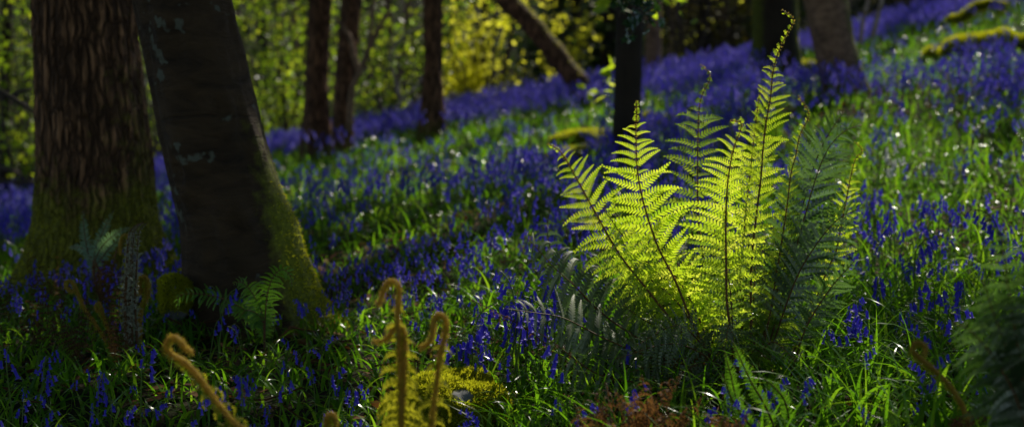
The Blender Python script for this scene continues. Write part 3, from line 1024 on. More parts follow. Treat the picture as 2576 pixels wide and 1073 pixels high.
# fern fan in front of the furrowed trunk (held on a dark stem above the grass)
b = at(262, 690, 5.1)
root = thing('fern', 'dull green fern with spiky spreading fronds in front of the furrowed trunk', 'fern', np.array([b[0], b[1], ground(b[0], b[1])]))
for pts in [[(208, 531), (212, 580), (222, 640), (235, 690)], [(286, 528), (262, 575), (240, 630), (235, 690)], [(330, 572), (290, 588), (250, 630), (236, 690)], [(316, 592), (285, 615), (255, 650), (238, 690)],
            [(172, 622), (200, 622), (225, 640), (236, 690)], [(250, 590), (243, 615), (236, 650), (235, 690)]]:
    add_frond(root, np.vstack([[WL[root.name]], pxpath(pts, 5.1, 5.1 + U(-.1, .1))]), 'fern_fan', Lmax=.022, npin=24, m=5, s0=.5, widest=.3, lw=.2, r=.003, gap=.5, tw=.05, vr=.3)
for _ in range(5):
    e = WL[root.name] + np.array([U(-.14, .08), U(-.1, .1), U(.12, .33)])
    add_frond(root, np.array([WL[root.name], (WL[root.name] + e) / 2 + np.array([0, 0, .08]), e]), 'fern_dead', Lmax=.05, npin=14, m=6, s0=.2, droop=1.4, jit=.4, yaw=U(-70, 70), curlk=1.)

# fresh arching ferns at the foot of the leaning trunk
b = at(665, 850, 4.45)
b[2] = ground(b[0], b[1])
root = thing('fern', 'fresh green fern with arching hooked fronds at the foot of the leaning trunk', 'fern', b)
for pts in [[(735, 720), (728, 690), (705, 678), (680, 712), (668, 780)], [(585, 712), (610, 710), (640, 745), (662, 800)], [(448, 780), (450, 745), (490, 738), (560, 750), (630, 790), (660, 815)], [(600, 800), (620, 780), (648, 790), (663, 815)], [(560, 780), (590, 765), (630, 790), (662, 815)]]:
    add_frond(root, np.vstack([[b], pxpath(pts, 4.45, 4.4)]), 'fern_green', Lmax=.046, npin=22, m=8, s0=.25, gap=.5, yaw=25, droop=.8, widest=.4, lw=.14, r=.003)

# narrow folded bright fern in front of the clump
b = at(1960, 1180, 3.05)
b[2] = ground(b[0], b[1])
root = thing('fern', 'narrow bright green half-unfolded fern in front of the sunlit clump', 'fern', b)
for pts in [[(1843, 858), (1862, 900), (1890, 960), (1925, 1020), (1950, 1090)], [(1915, 946), (1945, 970), (1975, 1010), (1985, 1090)], [(1822, 880), (1838, 940), (1856, 1010), (1900, 1090)], [(1818, 940), (1840, 1000), (1880, 1060), (1930, 1100)]]:
    add_frond(root, np.vstack([[b], pxpath(pts, 3.05, 2.95)]), 'fern_green', Lmax=.021, npin=38, m=6, s0=.32, widest=.4, asc=44, lw=.2, yaw=12, r=.003)

# dark ferns close to the lens, right side
b = at(2600, 1200, 2.5)
b[2] = ground(b[0], b[1])
root = thing('fern', 'dark blurred fern with grey-green fronds at the right picture edge', 'fern', b)
for pts in [[(2515, 560), (2530, 680), (2552, 820), (2580, 1000), (2600, 1180)], [(2395, 810), (2440, 830), (2500, 900), (2560, 1010), (2600, 1180)], [(2575, 640), (2590, 760), (2600, 900), (2605, 1150)], [(2470, 700), (2500, 790), (2545, 920), (2600, 1150)]]:
    add_frond(root, np.vstack([[b], pxpath(pts, 2.5, 2.35)]), 'fern_dark', Lmax=.085, npin=24, m=8, s0=.2, yaw=U(-20, 20), droop=.6, lw=.17, r=.003, gap=.5, vr=.35, tw=.05, asc=30)

# brown dead bracken heaps at the bottom
for lab, px, py, Y, w, n in [('heap of crumpled brown dead fronds left of the narrow bright fern', 1580, 1150, 3.0, 1, 26),
                             ('small orange-brown dead frond heap touching the narrow bright fern', 1850, 1130, 2.95, .7, 8),
                             ('orange dead frond tip at the bottom edge near the dark edge fern', 2400, 1150, 2.9, .45, 5)]:
    b = at(px, py, Y)
    b[2] = ground(b[0], b[1])
    root = thing('dead_fern', lab, 'fern', b)
    for _ in range(n):
        e = at(px + U(-150, 230) * w, U(940, 1060) if w == 1 else U(1020, 1090), Y + U(-.1, .15))
        add_frond(root, np.array([b, (b + e) / 2 + np.array([U(-.05, .05), 0, .05]), e]), 'fern_dead', Lmax=.06, npin=14, m=6, s0=.35, yaw=U(-90, 90), droop=1.6, jit=.5, curlk=1.3, r=.0022)
# brown broken stem beside the clump
b = gp(1440, 1010)
root = thing('dead_fern', 'dry brown broken frond among bluebells left of the clump', 'fern', b)
for pts in [[(1180, 750), (1260, 790), (1340, 838), (1420, 905), (1470, 960)], [(1350, 880), (1400, 868), (1450, 900), (1480, 960)]]:
    add_frond(root, np.vstack([[b], pxpath(pts, b[1], b[1] - .2)]), 'fern_dead', Lmax=.035, npin=14, m=6, s0=.3, yaw=U(-60, 60), droop=1.2, jit=.4, curlk=1.)

# grey upright dead frond before the furrowed trunk
b = gp(318, 905)
root = thing('dead_fern', 'tall pale grey-green withered frond standing before the furrowed trunk', 'fern', b)
for j in range(6):
    o = np.array([U(-.012, .012), U(-.02, .02), 0])
    p = pxpath([(360, 560), (342, 575), (334, 600), (330, 680), (326, 760), (330, 880)], b[1], b[1] - .05) + o
    add_frond(root, np.vstack([[b], p]), 'fern_grey', Lmax=.034, npin=40, m=5, s0=.05, asc=66, droop=1.6, widest=.3, lw=.22, yaw=U(-60, 60), jit=.25, r=.006)

# croziers


def crozier(label, paths, Y, r, leaf=.05, hairn=2500, group=None, npin=13, s0=.12, lsides=(1, -1), yaw=30., lk=1.6):
    e = at(paths[0][-1][0], paths[0][-1][1], Y)
    e[2] = ground(e[0], e[1])
    root = thing('fern_crozier', label, 'fern', e, group)
    for k, pts in enumerate(paths):
        p = pxpath(pts, Y, Y + .03 * (k - .5))
        p = np.vstack([[[p[0][0], p[0][1], ground(p[0][0], p[0][1])]], p]) if p[0][2] > ground(p[0][0], p[0][1]) + .02 else p
        q, _ = resample(p, 90)
        rad = np.interp(np.linspace(0, 1, 90), [0, .6, .88, 1], [r * .7, r * .7, r * 1.0, r * .5]) * (1 + .25 * (vn(np.arange(90) * .45, k * 7.0) - .5))
        V, Fl = tube(q, rad, 10)
        st = ob('stalk', V, Fl, M['scales'], root, rnd=U(0, .7, len(V)))
        V, Fl, rn = hairs(q, [r * .8, r], int(hairn * 1.3), r * 1.05)
        ob('scales', V, Fl, M['scales'], st, rnd=rn, smooth=False)
        V, Fl, rn = blade(q[40:], npin=26, Lmax=r * 2.6, s0=.02, widest=.5, yaw=yaw + 50, m=4, lw=.34, curlk=2.6, prof_end=.6, asc=30, fold=.3, jit=.4, twist=60)
        ob('leaflets', V, Fl, M['crozier_leaf'], root, rnd=rn, smooth=False)
        if leaf:
            cut = q[int(90 * .02):int(90 * .84)]
            V, Fl, rn = blade(cut, npin=npin, Lmax=leaf, s0=s0, widest=.3, yaw=yaw, m=7, lw=.2, droop=.4, curlk=lk, prof_end=.3, asc=12, sides=lsides, fold=.4)
            ob('leaflets', V, Fl, M['crozier_leaf'], root, rnd=rn, smooth=False)
    return root


crozier('pair of orange hairy fern croziers hooked left, shorter one in front, by the mossy boulder',
        [[(950, 767), (960, 750), (968, 722), (982, 706), (998, 710), (1004, 735), (1000, 800), (1005, 900), (1010, 1100)],
         [(938, 858), (958, 858), (978, 845), (990, 822), (1006, 818), (1018, 842), (1018, 900), (1014, 1000), (1010, 1110)]], 2.65, .0055, .06, lsides=(-1, 1), yaw=10, npin=15)
crozier('single orange fern crozier hooked left over the mossy boulder',
        [[(1055, 875), (1074, 866), (1087, 842), (1091, 808), (1103, 790), (1119, 800), (1122, 832), (1108, 890), (1094, 1000), (1086, 1110)]], 2.65, .0057, .05, lsides=(1, -1), npin=11, yaw=40)
crozier('thick orange crozier leaning left with yellow knobbly leaflets in the dark grass',
        [[(484, 882), (470, 880), (452, 856), (432, 848), (418, 866), (430, 892), (460, 908), (500, 948), (545, 1010), (588, 1062), (640, 1130)]], 2.6, .0064, .055, npin=12, s0=.02, yaw=20, lk=2.5)
crozier('small brown-orange crozier with tight coil in front of the furrowed trunk',
        [[(190, 722), (184, 732), (172, 728), (164, 712), (176, 706), (188, 720), (210, 770), (250, 830), (285, 890), (300, 930)]], 4.3, .0055, .02, npin=10, yaw=60)
crozier('short brown crozier right beside the tight-coiled one',
        [[(254, 775), (246, 782), (240, 770), (250, 762), (258, 790), (280, 850), (303, 925)]], 4.3, .005, 0)
crozier('orange curled crozier just left of the grey withered frond',
        [[(303, 640), (302, 612), (310, 592), (322, 596), (320, 640), (317, 700), (316, 760), (318, 850)]], 4.5, .005, .035, npin=14, yaw=20, lk=2.5)
crozier('brown folded crozier just right of the grey withered frond',
        [[(352, 742), (350, 708), (358, 696), (370, 706), (368, 748), (354, 780), (350, 860)]], 4.4, .0075, 0)
crozier('orange coiled crozier among bluebells near the dark edge fern',
        [[(2322, 892), (2330, 880), (2318, 862), (2300, 866), (2296, 884), (2320, 905), (2350, 930), (2400, 985), (2440, 1080)]], 2.9, .0055, .02, npin=10, yaw=30)
crozier('orange crozier tip poking up at the bottom edge left of the hooked pair',
        [[(842, 1075), (844, 1052), (832, 1042), (822, 1058), (826, 1120), (828, 1180)]], 2.8, .007, 0, 900)
# yellow ferns by the birches
b = gp(2170, 108)
root = thing('fern', 'yellow sunlit fern fronds standing beside the pale birch stems', 'fern', b)
for pts in [[(2158, 48), (2161, 75), (2166, 118)], [(2208, 45), (2195, 75), (2180, 118)]]:
    add_frond(root, pxpath(pts, b[1], b[1]), 'fern_young', Lmax=.06, npin=18, m=5, s0=.05, widest=.5, asc=45, prof_end=.5, r=.004)

# ------------------------------------------------------------------ mossy boulder, stones, log


def boulder(name, label, px, py, size, seed, barefrac=.0, tufts=6000, catg='rock', c=None, tl=.014):
    if c is None:
        c = gp(px, py)
    n, mm = 40, 64
    ph, th = np.meshgrid(np.linspace(0.02, math.pi - .02, n), np.linspace(0, 2 * math.pi, mm, endpoint=False), indexing='ij')
    d = np.stack([np.sin(ph) * np.cos(th), np.sin(ph) * np.sin(th), np.cos(ph)], -1)
    r = 1 + .45 * (vn(d[..., 0] * 1.6 + seed, d[..., 1] * 1.6, d[..., 2] * 1.6) - .5) + .16 * (vn(d[..., 0] * 5 + seed, d[..., 1] * 5, d[..., 2] * 5) - .5)
    V = c + (d * r[..., None] * np.array(size)).reshape(-1, 3)
    i = np.arange(n - 1)[:, None] * mm
    j = np.arange(mm)[None]
    q = np.stack([i + j, i + mm + j, i + mm + (j + 1) % mm, i + (j + 1) % mm], -1).reshape(-1, 4)
    bare = sst(.25, .0, np.linalg.norm(d - nrm(np.array([.25, -.75, .62])), axis=-1) - barefrac).ravel() * (vn(d[..., 0] * 9, d[..., 1] * 9, d[..., 2] * 9).ravel() * 1.6).clip(0, 1)
    ms = np.clip(1.2 - bare * 1.6, 0, 1) * sst(-.9, -.2, d[..., 2].ravel())
    root = thing(name, label, catg, c)
    ob('stone', V, [q], M['rock'], root, moss=ms)
    V2, F2, r2 = moss_tufts(V, [q], np.clip(ms - .3, 0, 1), tufts, tl)
    ob('moss', V2, F2, M['moss'], root, rnd=r2, smooth=False)


bc = at(1130, 1035, 3.75)
bc = at(1130, 1030, 3.62)
boulder('mossy_boulder', 'rounded boulder covered in yellow-green moss with a bare grey patch', 0, 0, (.15, .13, .10), 3.3, .12, 26000, c=bc, tl=.011)
boulder('mossy_stone', 'low yellow mossy stone left of the slim dark trunk', 1478, 352, (.30, .17, .08), 1.2, tufts=3500, tl=.02)
boulder('mossy_stone', 'yellow mossy stone just right of the slim dark trunk', 1632, 316, (.09, .08, .11), 2.2, tufts=1500, tl=.02)
boulder('mossy_stone', 'small pale mossy stone below the low yellow one', 1435, 395, (.15, .09, .07), 4.2, tufts=1800, tl=.02)
boulder('mossy_stone', 'mossy root hump by the foot of the grey-brown trunk', 2030, 185, (.2, .12, .12), 5.2, tufts=1500, tl=.02)
boulder('mossy_stone', 'mossy lump on the left foot of the leaning trunk', 447, 745, (.05, .06, .08), 6.2, tufts=4000, c=at(440, 748, 4.75))

p0, p1 = gp(2325, 148), gp(2640, 118)
pl, _ = resample([p0 + np.array([0, 0, .02]), (p0 + p1) / 2 + np.array([0, -.1, .08]), p1 + np.array([0, 0, .06])], 40)
V, Fl = tube(pl - np.array([0, 0, .05]), (.045 + .11 * vn(np.arange(40) * .3, 1)), 20)
pl = pl - np.array([0, 0, .05])
root = thing('mossy_log', 'fallen log under a bright mossy grass cap on the right slope', 'log', pl[0])
up = nrm(V - np.repeat(pl, 20, 0))[:, 2]
ob('trunk', V, Fl, M['bark_dark'], root, moss=np.clip(up * 1.4 + .1, 0, 1))
V2, F2, r2 = moss_tufts(V, Fl, np.clip(up - .1, 0, 1), 7000, .03)
ob('moss', V2, F2, M['moss'], root, rnd=r2, smooth=False)
p0, p1 = gp(2250, 75), gp(2500, 5)
pl, _ = resample([at(2385, 52, 14), at(2420, 44, 14), at(2450, 22, 14), at(2490, 10, 14), at(2530, 18, 14)], 30)
V, Fl = tube(pl, .04, 10)
root = thing('mossy_branch', 'crooked yellow mossy branch lying across the upper right slope', 'branch', pl[0])
ob('trunk', V, Fl, M['bark_brown'], root, moss=np.ones(len(V)))
V2, F2, r2 = moss_tufts(V, Fl, np.ones(len(V)), 2500, .03)
ob('moss', V2, F2, M['moss'], root, rnd=r2, smooth=False)

# ------------------------------------------------------------------ holly spray and beech leaves near the slim trunk


def leaf_spray(root, pts, n, size, mat, spread, name='leaves', holly=False):
    p, _ = resample(pts, 24)
    V, Fl = tube(p, np.linspace(.006, .002, 24), 5)
    ob('twig', V, Fl, M['twig'], root, moss=np.zeros(len(V)))
    k = rng.integers(6, 24, n)
    c = p[k] + rng.normal(size=(n, 3)) * spread
    if holly:
        a = np.linspace(0, 2 * math.pi, 14, endpoint=False)
        rr = 1 + .22 * np.where(np.arange(14) % 2 == 0, 1, -1)
        TV = np.stack([np.cos(a) * .5 * rr, np.sin(a) * .27 * rr, np.where(np.arange(14) % 2 == 0, .06, -.04)], 1)
        TV = np.vstack([TV, [[0, 0, .0]]])
        TF = [np.array([[i, (i + 1) % 14, 14] for i in range(14)])]
        V, Fl = inst(TV, TF, randrot(n, .5) * (size * U(.7, 1.2, n))[:, None, None], c)
        ob(name, V, Fl, M[mat], root, rnd=np.repeat(rng.random(n), 15), smooth=False)
    else:
        V, Fl, r_ = leafcloud(c, size * U(.7, 1.2, n), .6)
        ob(name, V, Fl, M[mat], root, rnd=r_)


b = at(1600, -60, 6.2)
root = thing('holly_branch', 'hanging glossy dark holly spray with spiny leaves over the slim trunk', 'branch', b)
leaf_spray(root, [b, at(1598, 0, 6.1), at(1590, 50, 6.05), at(1588, 100, 6.0)], 26, .062, 'holly', .024, holly=True)
leaf_spray(root, [b, at(1625, -10, 6.15), at(1632, 30, 6.1), at(1625, 72, 6.1)], 22, .06, 'holly', .024, holly=True)
leaf_spray(root, [b, at(1580, -20, 6.1), at(1562, 20, 6.1), at(1556, 46, 6.1)], 16, .06, 'holly', .022, holly=True)
root = thing('leafy_twig', 'yellow-green young leaf spray sticking out left of the slim trunk', 'twig', at(1556, 160, 8.66))
leaf_spray(root, [at(1556, 160, 8.66), at(1540, 178, 8.85), at(1522, 205, 9.0), at(1500, 230, 9.1)], 22, .09, 'fern_young', .04)
root = thing('leafy_twig', 'fresh yellow-green leaf spray at the top edge right of the slim trunk', 'twig', at(1618, -50, 8.4))
leaf_spray(root, [at(1618, -60, 8.4), at(1650, -20, 8.2), at(1690, 0, 8.0), at(1720, 12, 7.9)], 26, .085, 'fern_young', .07)
root = thing('leafy_twig', 'yellow leaf spray at the top edge left of the holly', 'twig', at(1548, -60, 8.4))
leaf_spray(root, [at(1550, -60, 8.4), at(1540, -10, 8.2), at(1530, 25, 8.0), at(1505, 48, 7.9)], 16, .08, 'fern_young', .05)

# ------------------------------------------------------------------ grass and bluebell leaves (one mass)
STN = [gp(1478, 352), gp(1632, 316), gp(1435, 395), gp(2030, 185)]
TR = [(p_[0] - k_ * p_[0] / p_[1], p_[1] - k_, .2) for p_ in STN for k_ in (0, .3, .6, .9)] + [(bc[0], bc[1] - .16, .13), (bc[0] + .01, bc[1] - .3, .15), (bc[0], bc[1] - .5, .16), (bc[0], bc[1] - .72, .14), (CB[1][0], CB[1][1], .22), (at(250, 700, 6.7)[0], 6.7, .34), (at(1572, 430, 8.6)[0], 8.6, .1), (bc[0], bc[1], .13), (FC[0], FC[1], .07)]


def free(x, y):
    k = np.ones(len(x), bool)
    for a, b_, r in TR:
        k &= (x - a) ** 2 + (y - b_) ** 2 > r * r
    return k


def scatter(n, y0, y1, wid=.42):
    # n counts the plants inside the view; the same density carries on 1.3 m to either side of it
    yy = np.linspace(y0, y1, 200)
    wd = wid * yy + 1.3
    n = int(n * wd.mean() / (wid * yy).mean())
    cdf = np.concatenate([[0], np.cumsum((wd[1:] + wd[:-1]) / 2)])
    y = np.interp(U(0, cdf[-1], n), cdf, yy)
    x = U(-1, 1, n) * (wid * y + 1.3)
    k = free(x, y)
    return x[k], y[k]


def grassiness(x, y):
    """0 bluebells rule .. 1 open grass"""
    g = .5 + 1.35 * (vn(x * .9 + 5, y * .55 + 2) * .6 + vn(x * 2.3, y * 1.7, 9) * .4 - .5)
    for (px, _z, r, s) in GR:
        q_ = px
        g = g + s * np.exp(-((x - q_[0]) ** 2 + ((y - q_[1]) * .6) ** 2) / (r * r))
    return g


GR = [(gp(1000, 430), 0, 1.5, .75), (gp(1330, 370), 0, 1.1, .7), (gp(830, 420), 0, 1., .5), (gp(2350, 600), 0, .5, .3), (gp(2450, 340), 0, .7, .3), (gp(2480, 110), 0, 1.0, 1.2), (gp(2250, 180), 0, .6, .9), (gp(1000, 640), 0, .7, .45), (gp(2250, 900), 0, .5, .4),
      (gp(1800, 260), 0, 2.2, -.2), (gp(2250, 200), 0, .8, .5), (gp(2050, 210), 0, .5, .5), (gp(1200, 300), 0, 1.4, -.25), (gp(2350, 90), 0, .7, -.3), (gp(2300, 250), 0, .8, -.3), (gp(1150, 530), 0, .9, -.25)]


def blades(x, y, L, W, lean0, lean1, az, K=6, twist=.5):
    n = len(x)
    z = ground(x, y) - .01
    t = np.linspace(0, 1, K + 1)
    ang = lean0[:, None] + lean1[:, None] * t[None] ** 1.3
    ds = (L / K)[:, None]
    hx = np.concatenate([np.zeros((n, 1)), np.cumsum(np.sin(ang[:, :-1]) * ds, 1)], 1)
    hz = np.concatenate([np.zeros((n, 1)), np.cumsum(np.cos(ang[:, :-1]) * ds, 1)], 1)
    d = np.stack([np.cos(az), np.sin(az), np.zeros(n)], 1)
    sd = np.stack([-np.sin(az), np.cos(az), np.zeros(n)], 1)
    c = np.stack([x, y, z], 1)[:, None] + hx[..., None] * d[:, None] + hz[..., None] * np.array([0, 0, 1.])
    tw = (U(-twist, twist, n))[:, None] * (t[None] * 2)
    nv = np.stack([-np.cos(ang) * d[:, 0:1], -np.cos(ang) * d[:, 1:2], np.sin(ang)], -1)
    w = (W[:, None] * (np.clip(1 - t ** 2.6, 0, 1) * (.6 + .4 * np.sin(np.pi * np.minimum(t * 1.5, 1)))) + .0003)[..., None] / 2
    wd = sd[:, None] * np.cos(tw)[..., None] + nv * np.sin(tw)[..., None]
    V = np.stack([c - wd * w, c + wd * w], 2).reshape(n, -1, 3)
    i = np.arange(K)[:, None] * 2
    q = (i + np.array([[0, 1, 3, 2]]))
    Fq = (q[None] + (np.arange(n) * (K + 1) * 2)[:, None, None]).reshape(-1, 4)
    return V.reshape(-1, 3), [Fq], np.repeat(rng.random(n), (K + 1) * 2)


def lowf(x, y):
    """shorter growth in the shade before the big trunks"""
    return 1 - .45 * sst(.2, -.5, x) * sst(7.2, 6.2, y)


parts, rn_ = [], []
for n, y0, y1, L0, L1, w0, w1, K in [(10500, 2.5, 5.2, .14, .36, .005, .0125, 9), (17000, 5.0, 9.5, .10, .24, .006, .011, 5), (22000, 9.5, 17.5, .10, .22, .010, .018, 4)]:
    x, y = scatter(n, y0, y1)
    # tussocks
    x = x + .06 * rng.normal(size=len(x)) * (vn(x * 6, y * 6) > .5)
    g = grassiness(x, y)
    keep = U(size=len(x)) < .55 + .7 * g
    x, y = x[keep], y[keep]
    n = len(x)
    sc = (.75 + .5 * vn(x * 1.7, y * 1.7, 3)) * lowf(x, y)
    V, Fl, r_ = blades(x, y, U(L0, L1, n) * sc, U(w0, w1, n), U(.05, .8, n), U(.8, 2.6, n), U(0, 2 * math.pi, n), K)
    parts.append((V, Fl))
    rn_.append(r_)
V, Fl = cat(parts)
ob('grass', V, Fl, M['grass'], rnd=np.concatenate(rn_), kind='stuff', label='glossy strap-leaved green grass covering the woodland floor')

# fallen leaves
x, y = scatter(9500, 2.6, 11)
c = np.stack([x, y, ground(x, y) + U(.0, .035, len(x))], 1)
V, Fl, r_ = leafcloud(c, .05 * U(.5, 1.3, len(x)), 2.2)
tw = []
tx_, ty_ = scatter(260, 2.7, 8)
for a_, b_ in zip(tx_, ty_):
    h_ = U(0, 2 * math.pi)
    l_ = U(.08, .3)
    a2, b2 = a_ + math.cos(h_) * l_, b_ + math.sin(h_) * l_
    z1, z2 = float(ground(a_, b_)), float(ground(a2, b2))
    tw.append(tube(np.array([[a_, b_, z1 + U(.005, .06)], [(a_ + a2) / 2 + U(-.02, .02), (b_ + b2) / 2, (z1 + z2) / 2 + U(.02, .08)], [a2, b2, z2 + U(.005, .09)]]), [.003, .0022, .0012], 4))
V, Fl = cat([(V, Fl)] + tw)
r_ = np.concatenate([r_, U(0, .6, len(V) - len(r_))])
ob('leaf_litter', V, Fl, M['litter'], rnd=r_, kind='stuff', label='brown fallen leaves and thin twigs lying between the grass')
# low dry bracken twigs at far left
parts = []
for _ in range(42):
    b = gp(U(-20, 330), U(790, 960))
    e = b + np.array([U(-.1, .1), U(-.1, .1), U(.08, .34)])
    V, Fl, r_ = blade(np.array([b, (b + e) / 2 + np.array([U(-.03, .03), 0, .03]), e]), npin=11, Lmax=.035, m=5, s0=.2, yaw=U(-90, 90), droop=1., jit=.4, curlk=.8)
    parts.append((V, Fl))
V, Fl = cat(parts)
ob('dead_undergrowth', V, Fl, M['fern_brown'], rnd=U(0, .6, len(V)), kind='stuff', label='dry brown broken bracken before the furrowed trunk', smooth=False)

# ------------------------------------------------------------------ bluebells


def bell_geo(pos, d, L, sides=7, lo=False):
    """hanging bell: rings along direction d"""
    d = nrm(np.asarray(d, float))
    a = nrm(np.cross(d, [0.31, .77, .2]))
    b = np.cross(d, a)
    prof = [(0, .06), (.12, .15), (.5, .165), (.8, .17), (.93, .25), (.97, .33)] if not lo else [(0, .07), (.2, .17), (.8, .18), (1, .32)]
    V = []
    th = np.linspace(0, 2 * math.pi, sides, endpoint=False)
    for k, (t, r) in enumerate(prof):
        rad = r * (1 + (.22 * np.cos(th * 3) if (not lo and k >= 4) else 0))
        V.append(np.asarray(pos) + d * L * t + L * (np.cos(th)[:, None] * a + np.sin(th)[:, None] * b) * np.broadcast_to(np.asarray(rad), th.shape)[:, None])
    n = len(prof)
    V = np.concatenate(V)
    i = np.arange(n - 1)[:, None] * sides
    j = np.arange(sides)[None]
    q = np.stack([i + j, i + (j + 1) % sides, i + sides + (j + 1) % sides, i + sides + j], -1).reshape(-1, 4)
    rn = np.repeat(np.array([p_[0] for p_ in prof]) * .5 + U(.05, .4), sides)
    return V, [q], rn


def bluebell_template(lo=False):
    H = U(.17, .27)
    nb = rng.integers(5, 8) if lo else rng.integers(6, 10)
    bend = U(.8, 1.3)
    n = 7 if lo else 16
    t = np.linspace(0, 1, n)
    ang = .06 + U(-.05, .12) + bend * 1.5 * np.clip((t - .68) / .32, 0, 1) ** 1.2
    ds = H / (n - 1)
    x = np.concatenate([[0], np.cumsum(np.sin(ang[:-1]) * ds)])
    z = np.concatenate([[0], np.cumsum(np.cos(ang[:-1]) * ds)])
    p = np.stack([x, 0 * x, z], 1)
    sV, sF = tube(p, np.linspace(.0021, .001, n) * (1.3 if lo else 1), 3 if lo else 6, cap=False)
    bells = []
    ped = []
    for k in range(nb):
        s = (.74 if lo else .70) + (.26 if lo else .30) * (k + .6) / nb
        q = np.array([np.interp(s, t, p[:, i]) for i in range(3)])
        sd = rng.choice([-1, 1])
        off = np.array([U(.003, .016), sd * U(.002, .014), -U(.000, .006)]) if not lo else np.array([U(-.004, .022), sd * U(.003, .020), -U(.0, .006)])
        d = np.array([U(-.05, .5), sd * U(0, .35), -1])
        L = (.021 if lo else .0185) * (1.08 - .3 * k / nb) * U(.9, 1.1)
        bells.append(bell_geo(q + off, d, L, 4 if lo else 8, lo))
        if not lo:
            ped.append(tube(np.array([q, q + off * .6 + np.array([0, 0, .002]), q + off]), .0007, 4, cap=False))
    return sV, sF, bells, ped


TEM = [bluebell_template() for _ in range(9)]
STEM_ME, BELL_ME, HEAD_ME = [], [], []
for sV, sF, bells, ped in TEM:
    V, Fl = cat([(sV, sF)] + ped)
    STEM_ME.append(mesh('stem', V, Fl, M['stem'], rnd=U(0, 1) * np.ones(len(V))))
    BELL_ME.append([mesh('flower', b_[0], b_[1], M['bell'], rnd=b_[2]) for b_ in bells])
    V, Fl = cat([(b_[0], b_[1]) for b_ in bells])
    HEAD_ME.append(mesh('flower_head', V, Fl, M['bell'], rnd=np.concatenate([b_[2] for b_ in bells])))

bx, by = [], []
for n, y0, y1, dens in [(300, 2.75, 4.6, .5), (1900, 4.6, 7.2, .8), (17500, 7.2, 17.2, 1.0)]:
    x, y = scatter(n, y0, y1, .40)
    g = grassiness(x, y)
    k = U(size=len(x)) < np.clip(1.62 - 1.75 * g, .06, 1) * dens
    bx.append(x[k])
    by.append(y[k])
bx, by = np.concatenate(bx), np.concatenate(by)
# hand-placed heads that read clearly in the photograph: (px, py of the flower head, depth)
HAND = [(1160, 655, 3.9), (1270, 700, 3.8), (1310, 730, 3.75), (1150, 770, 3.7), (1180, 790, 3.65), (1250, 870, 3.5), (1390, 940, 3.35), (1240, 1010, 3.2), (1140, 1010, 3.25), (1420, 1050, 3.1),
        (540, 720, 4.3), (517, 745, 4.25), (560, 680, 4.6), (860, 990, 3.3), (790, 1000, 3.3), (728, 1010, 3.3), (690, 1050, 3.2), (150, 1040, 3.3), (270, 950, 3.5), (300, 1000, 3.4), (240, 890, 3.6), (120, 880, 3.8),
        (2030, 1040, 2.9), (2210, 770, 3.6), (2370, 745, 3.6), (2345, 740, 3.6), (2310, 830, 3.2), (2440, 890, 3.3), (2210, 1010, 3.1), (2280, 950, 3.2), (2150, 825, 3.5), (2230, 640, 4.0), (2210, 720, 3.7), (2520, 370, 4.6), (2555, 420, 4.6),
        (375, 680, 4.7), (215, 700, 4.8), (90, 715, 4.9), (130, 700, 4.9), (205, 970, 3.5), (610, 900, 3.8), (640, 920, 3.7), (720, 870, 3.8), (830, 870, 4.0), (1000, 930, 3.7), (1030, 890, 3.8), (1440, 840, 3.3), (1530, 860, 3.2), (1730, 945, 3.2),
        (2100, 700, 3.7), (2130, 720, 3.7), (2360, 640, 4.0), (2440, 600, 4.2)]
HAND += [(U(1130, 1420), U(640, 810), U(3.65, 4.1)) for _ in range(22)] + [(U(20, 420), U(850, 1060), U(3.4, 3.8)) for _ in range(14)] + [(U(460, 900), U(860, 1060), U(3.3, 3.8)) for _ in range(14)] + [(U(2080, 2500), U(540, 800), U(3.5, 4.4)) for _ in range(11)]
hx, hy, hz = [], [], []
for px, py, Y in HAND:
    p = at(px, py, Y)
    hx.append(p[0]); hy.append(p[1]); hz.append(p[2] - float(ground(p[0], p[1])))
px_ = 1288 + F * bx / by
order = np.argsort(by)
vis = np.abs(bx / by) < .37
near = order[vis[order]][:300 - len(HAND)]
isn = np.zeros(len(bx), bool)
isn[near] = True
print('bluebells', len(bx), 'nearest limit', by[near].max())

LM = [((at(420, 830, 4.6)), 'in the dark grass before the two big trunks', 'bluebells before the two big trunks'),
      ((at(90, 830, 4.4)), 'in the dry dark undergrowth at the left picture edge', 'bluebells at the left edge'),
      ((at(1000, 850, 3.7)), 'in the grass behind the hooked orange croziers', 'bluebells behind the hooked croziers'),
      ((at(760, 980, 3.5)), 'in the dim grass between the leaning crozier and the hooked pair', 'bluebells between the croziers'),
      ((at(1320, 800, 3.6)), 'beside the drooping old fronds left of the sunlit clump', 'bluebells left of the sunlit fern clump'),
      ((at(1280, 640, 5.2)), 'in the half-lit carpet behind the old drooping fronds', 'bluebells behind the drooping fronds'),
      ((at(900, 640, 5.4)), 'in the green grass right of the leaning trunk', 'bluebells right of the leaning trunk'),
      ((at(1850, 940, 3.5)), 'tucked among the fern clump stalks', 'bluebells among the fern stalks'),
      ((at(2200, 760, 3.7)), 'in the grass right of the sunlit clump', 'bluebells right of the sunlit fern clump'),
      ((at(2440, 880, 3.4)), 'near the dark fern at the right picture edge', 'bluebells near the dark edge fern'),
      ((at(2380, 560, 4.6)), 'in the bright sunlit grass on the right slope', 'bluebells in the sunlit grass on the right')]


def zone(x, y):
    d = [(x - l[0][0]) ** 2 + ((y - l[0][1]) * .8) ** 2 for l in LM]
    return LM[int(np.argmin(d))]


cnt = 0


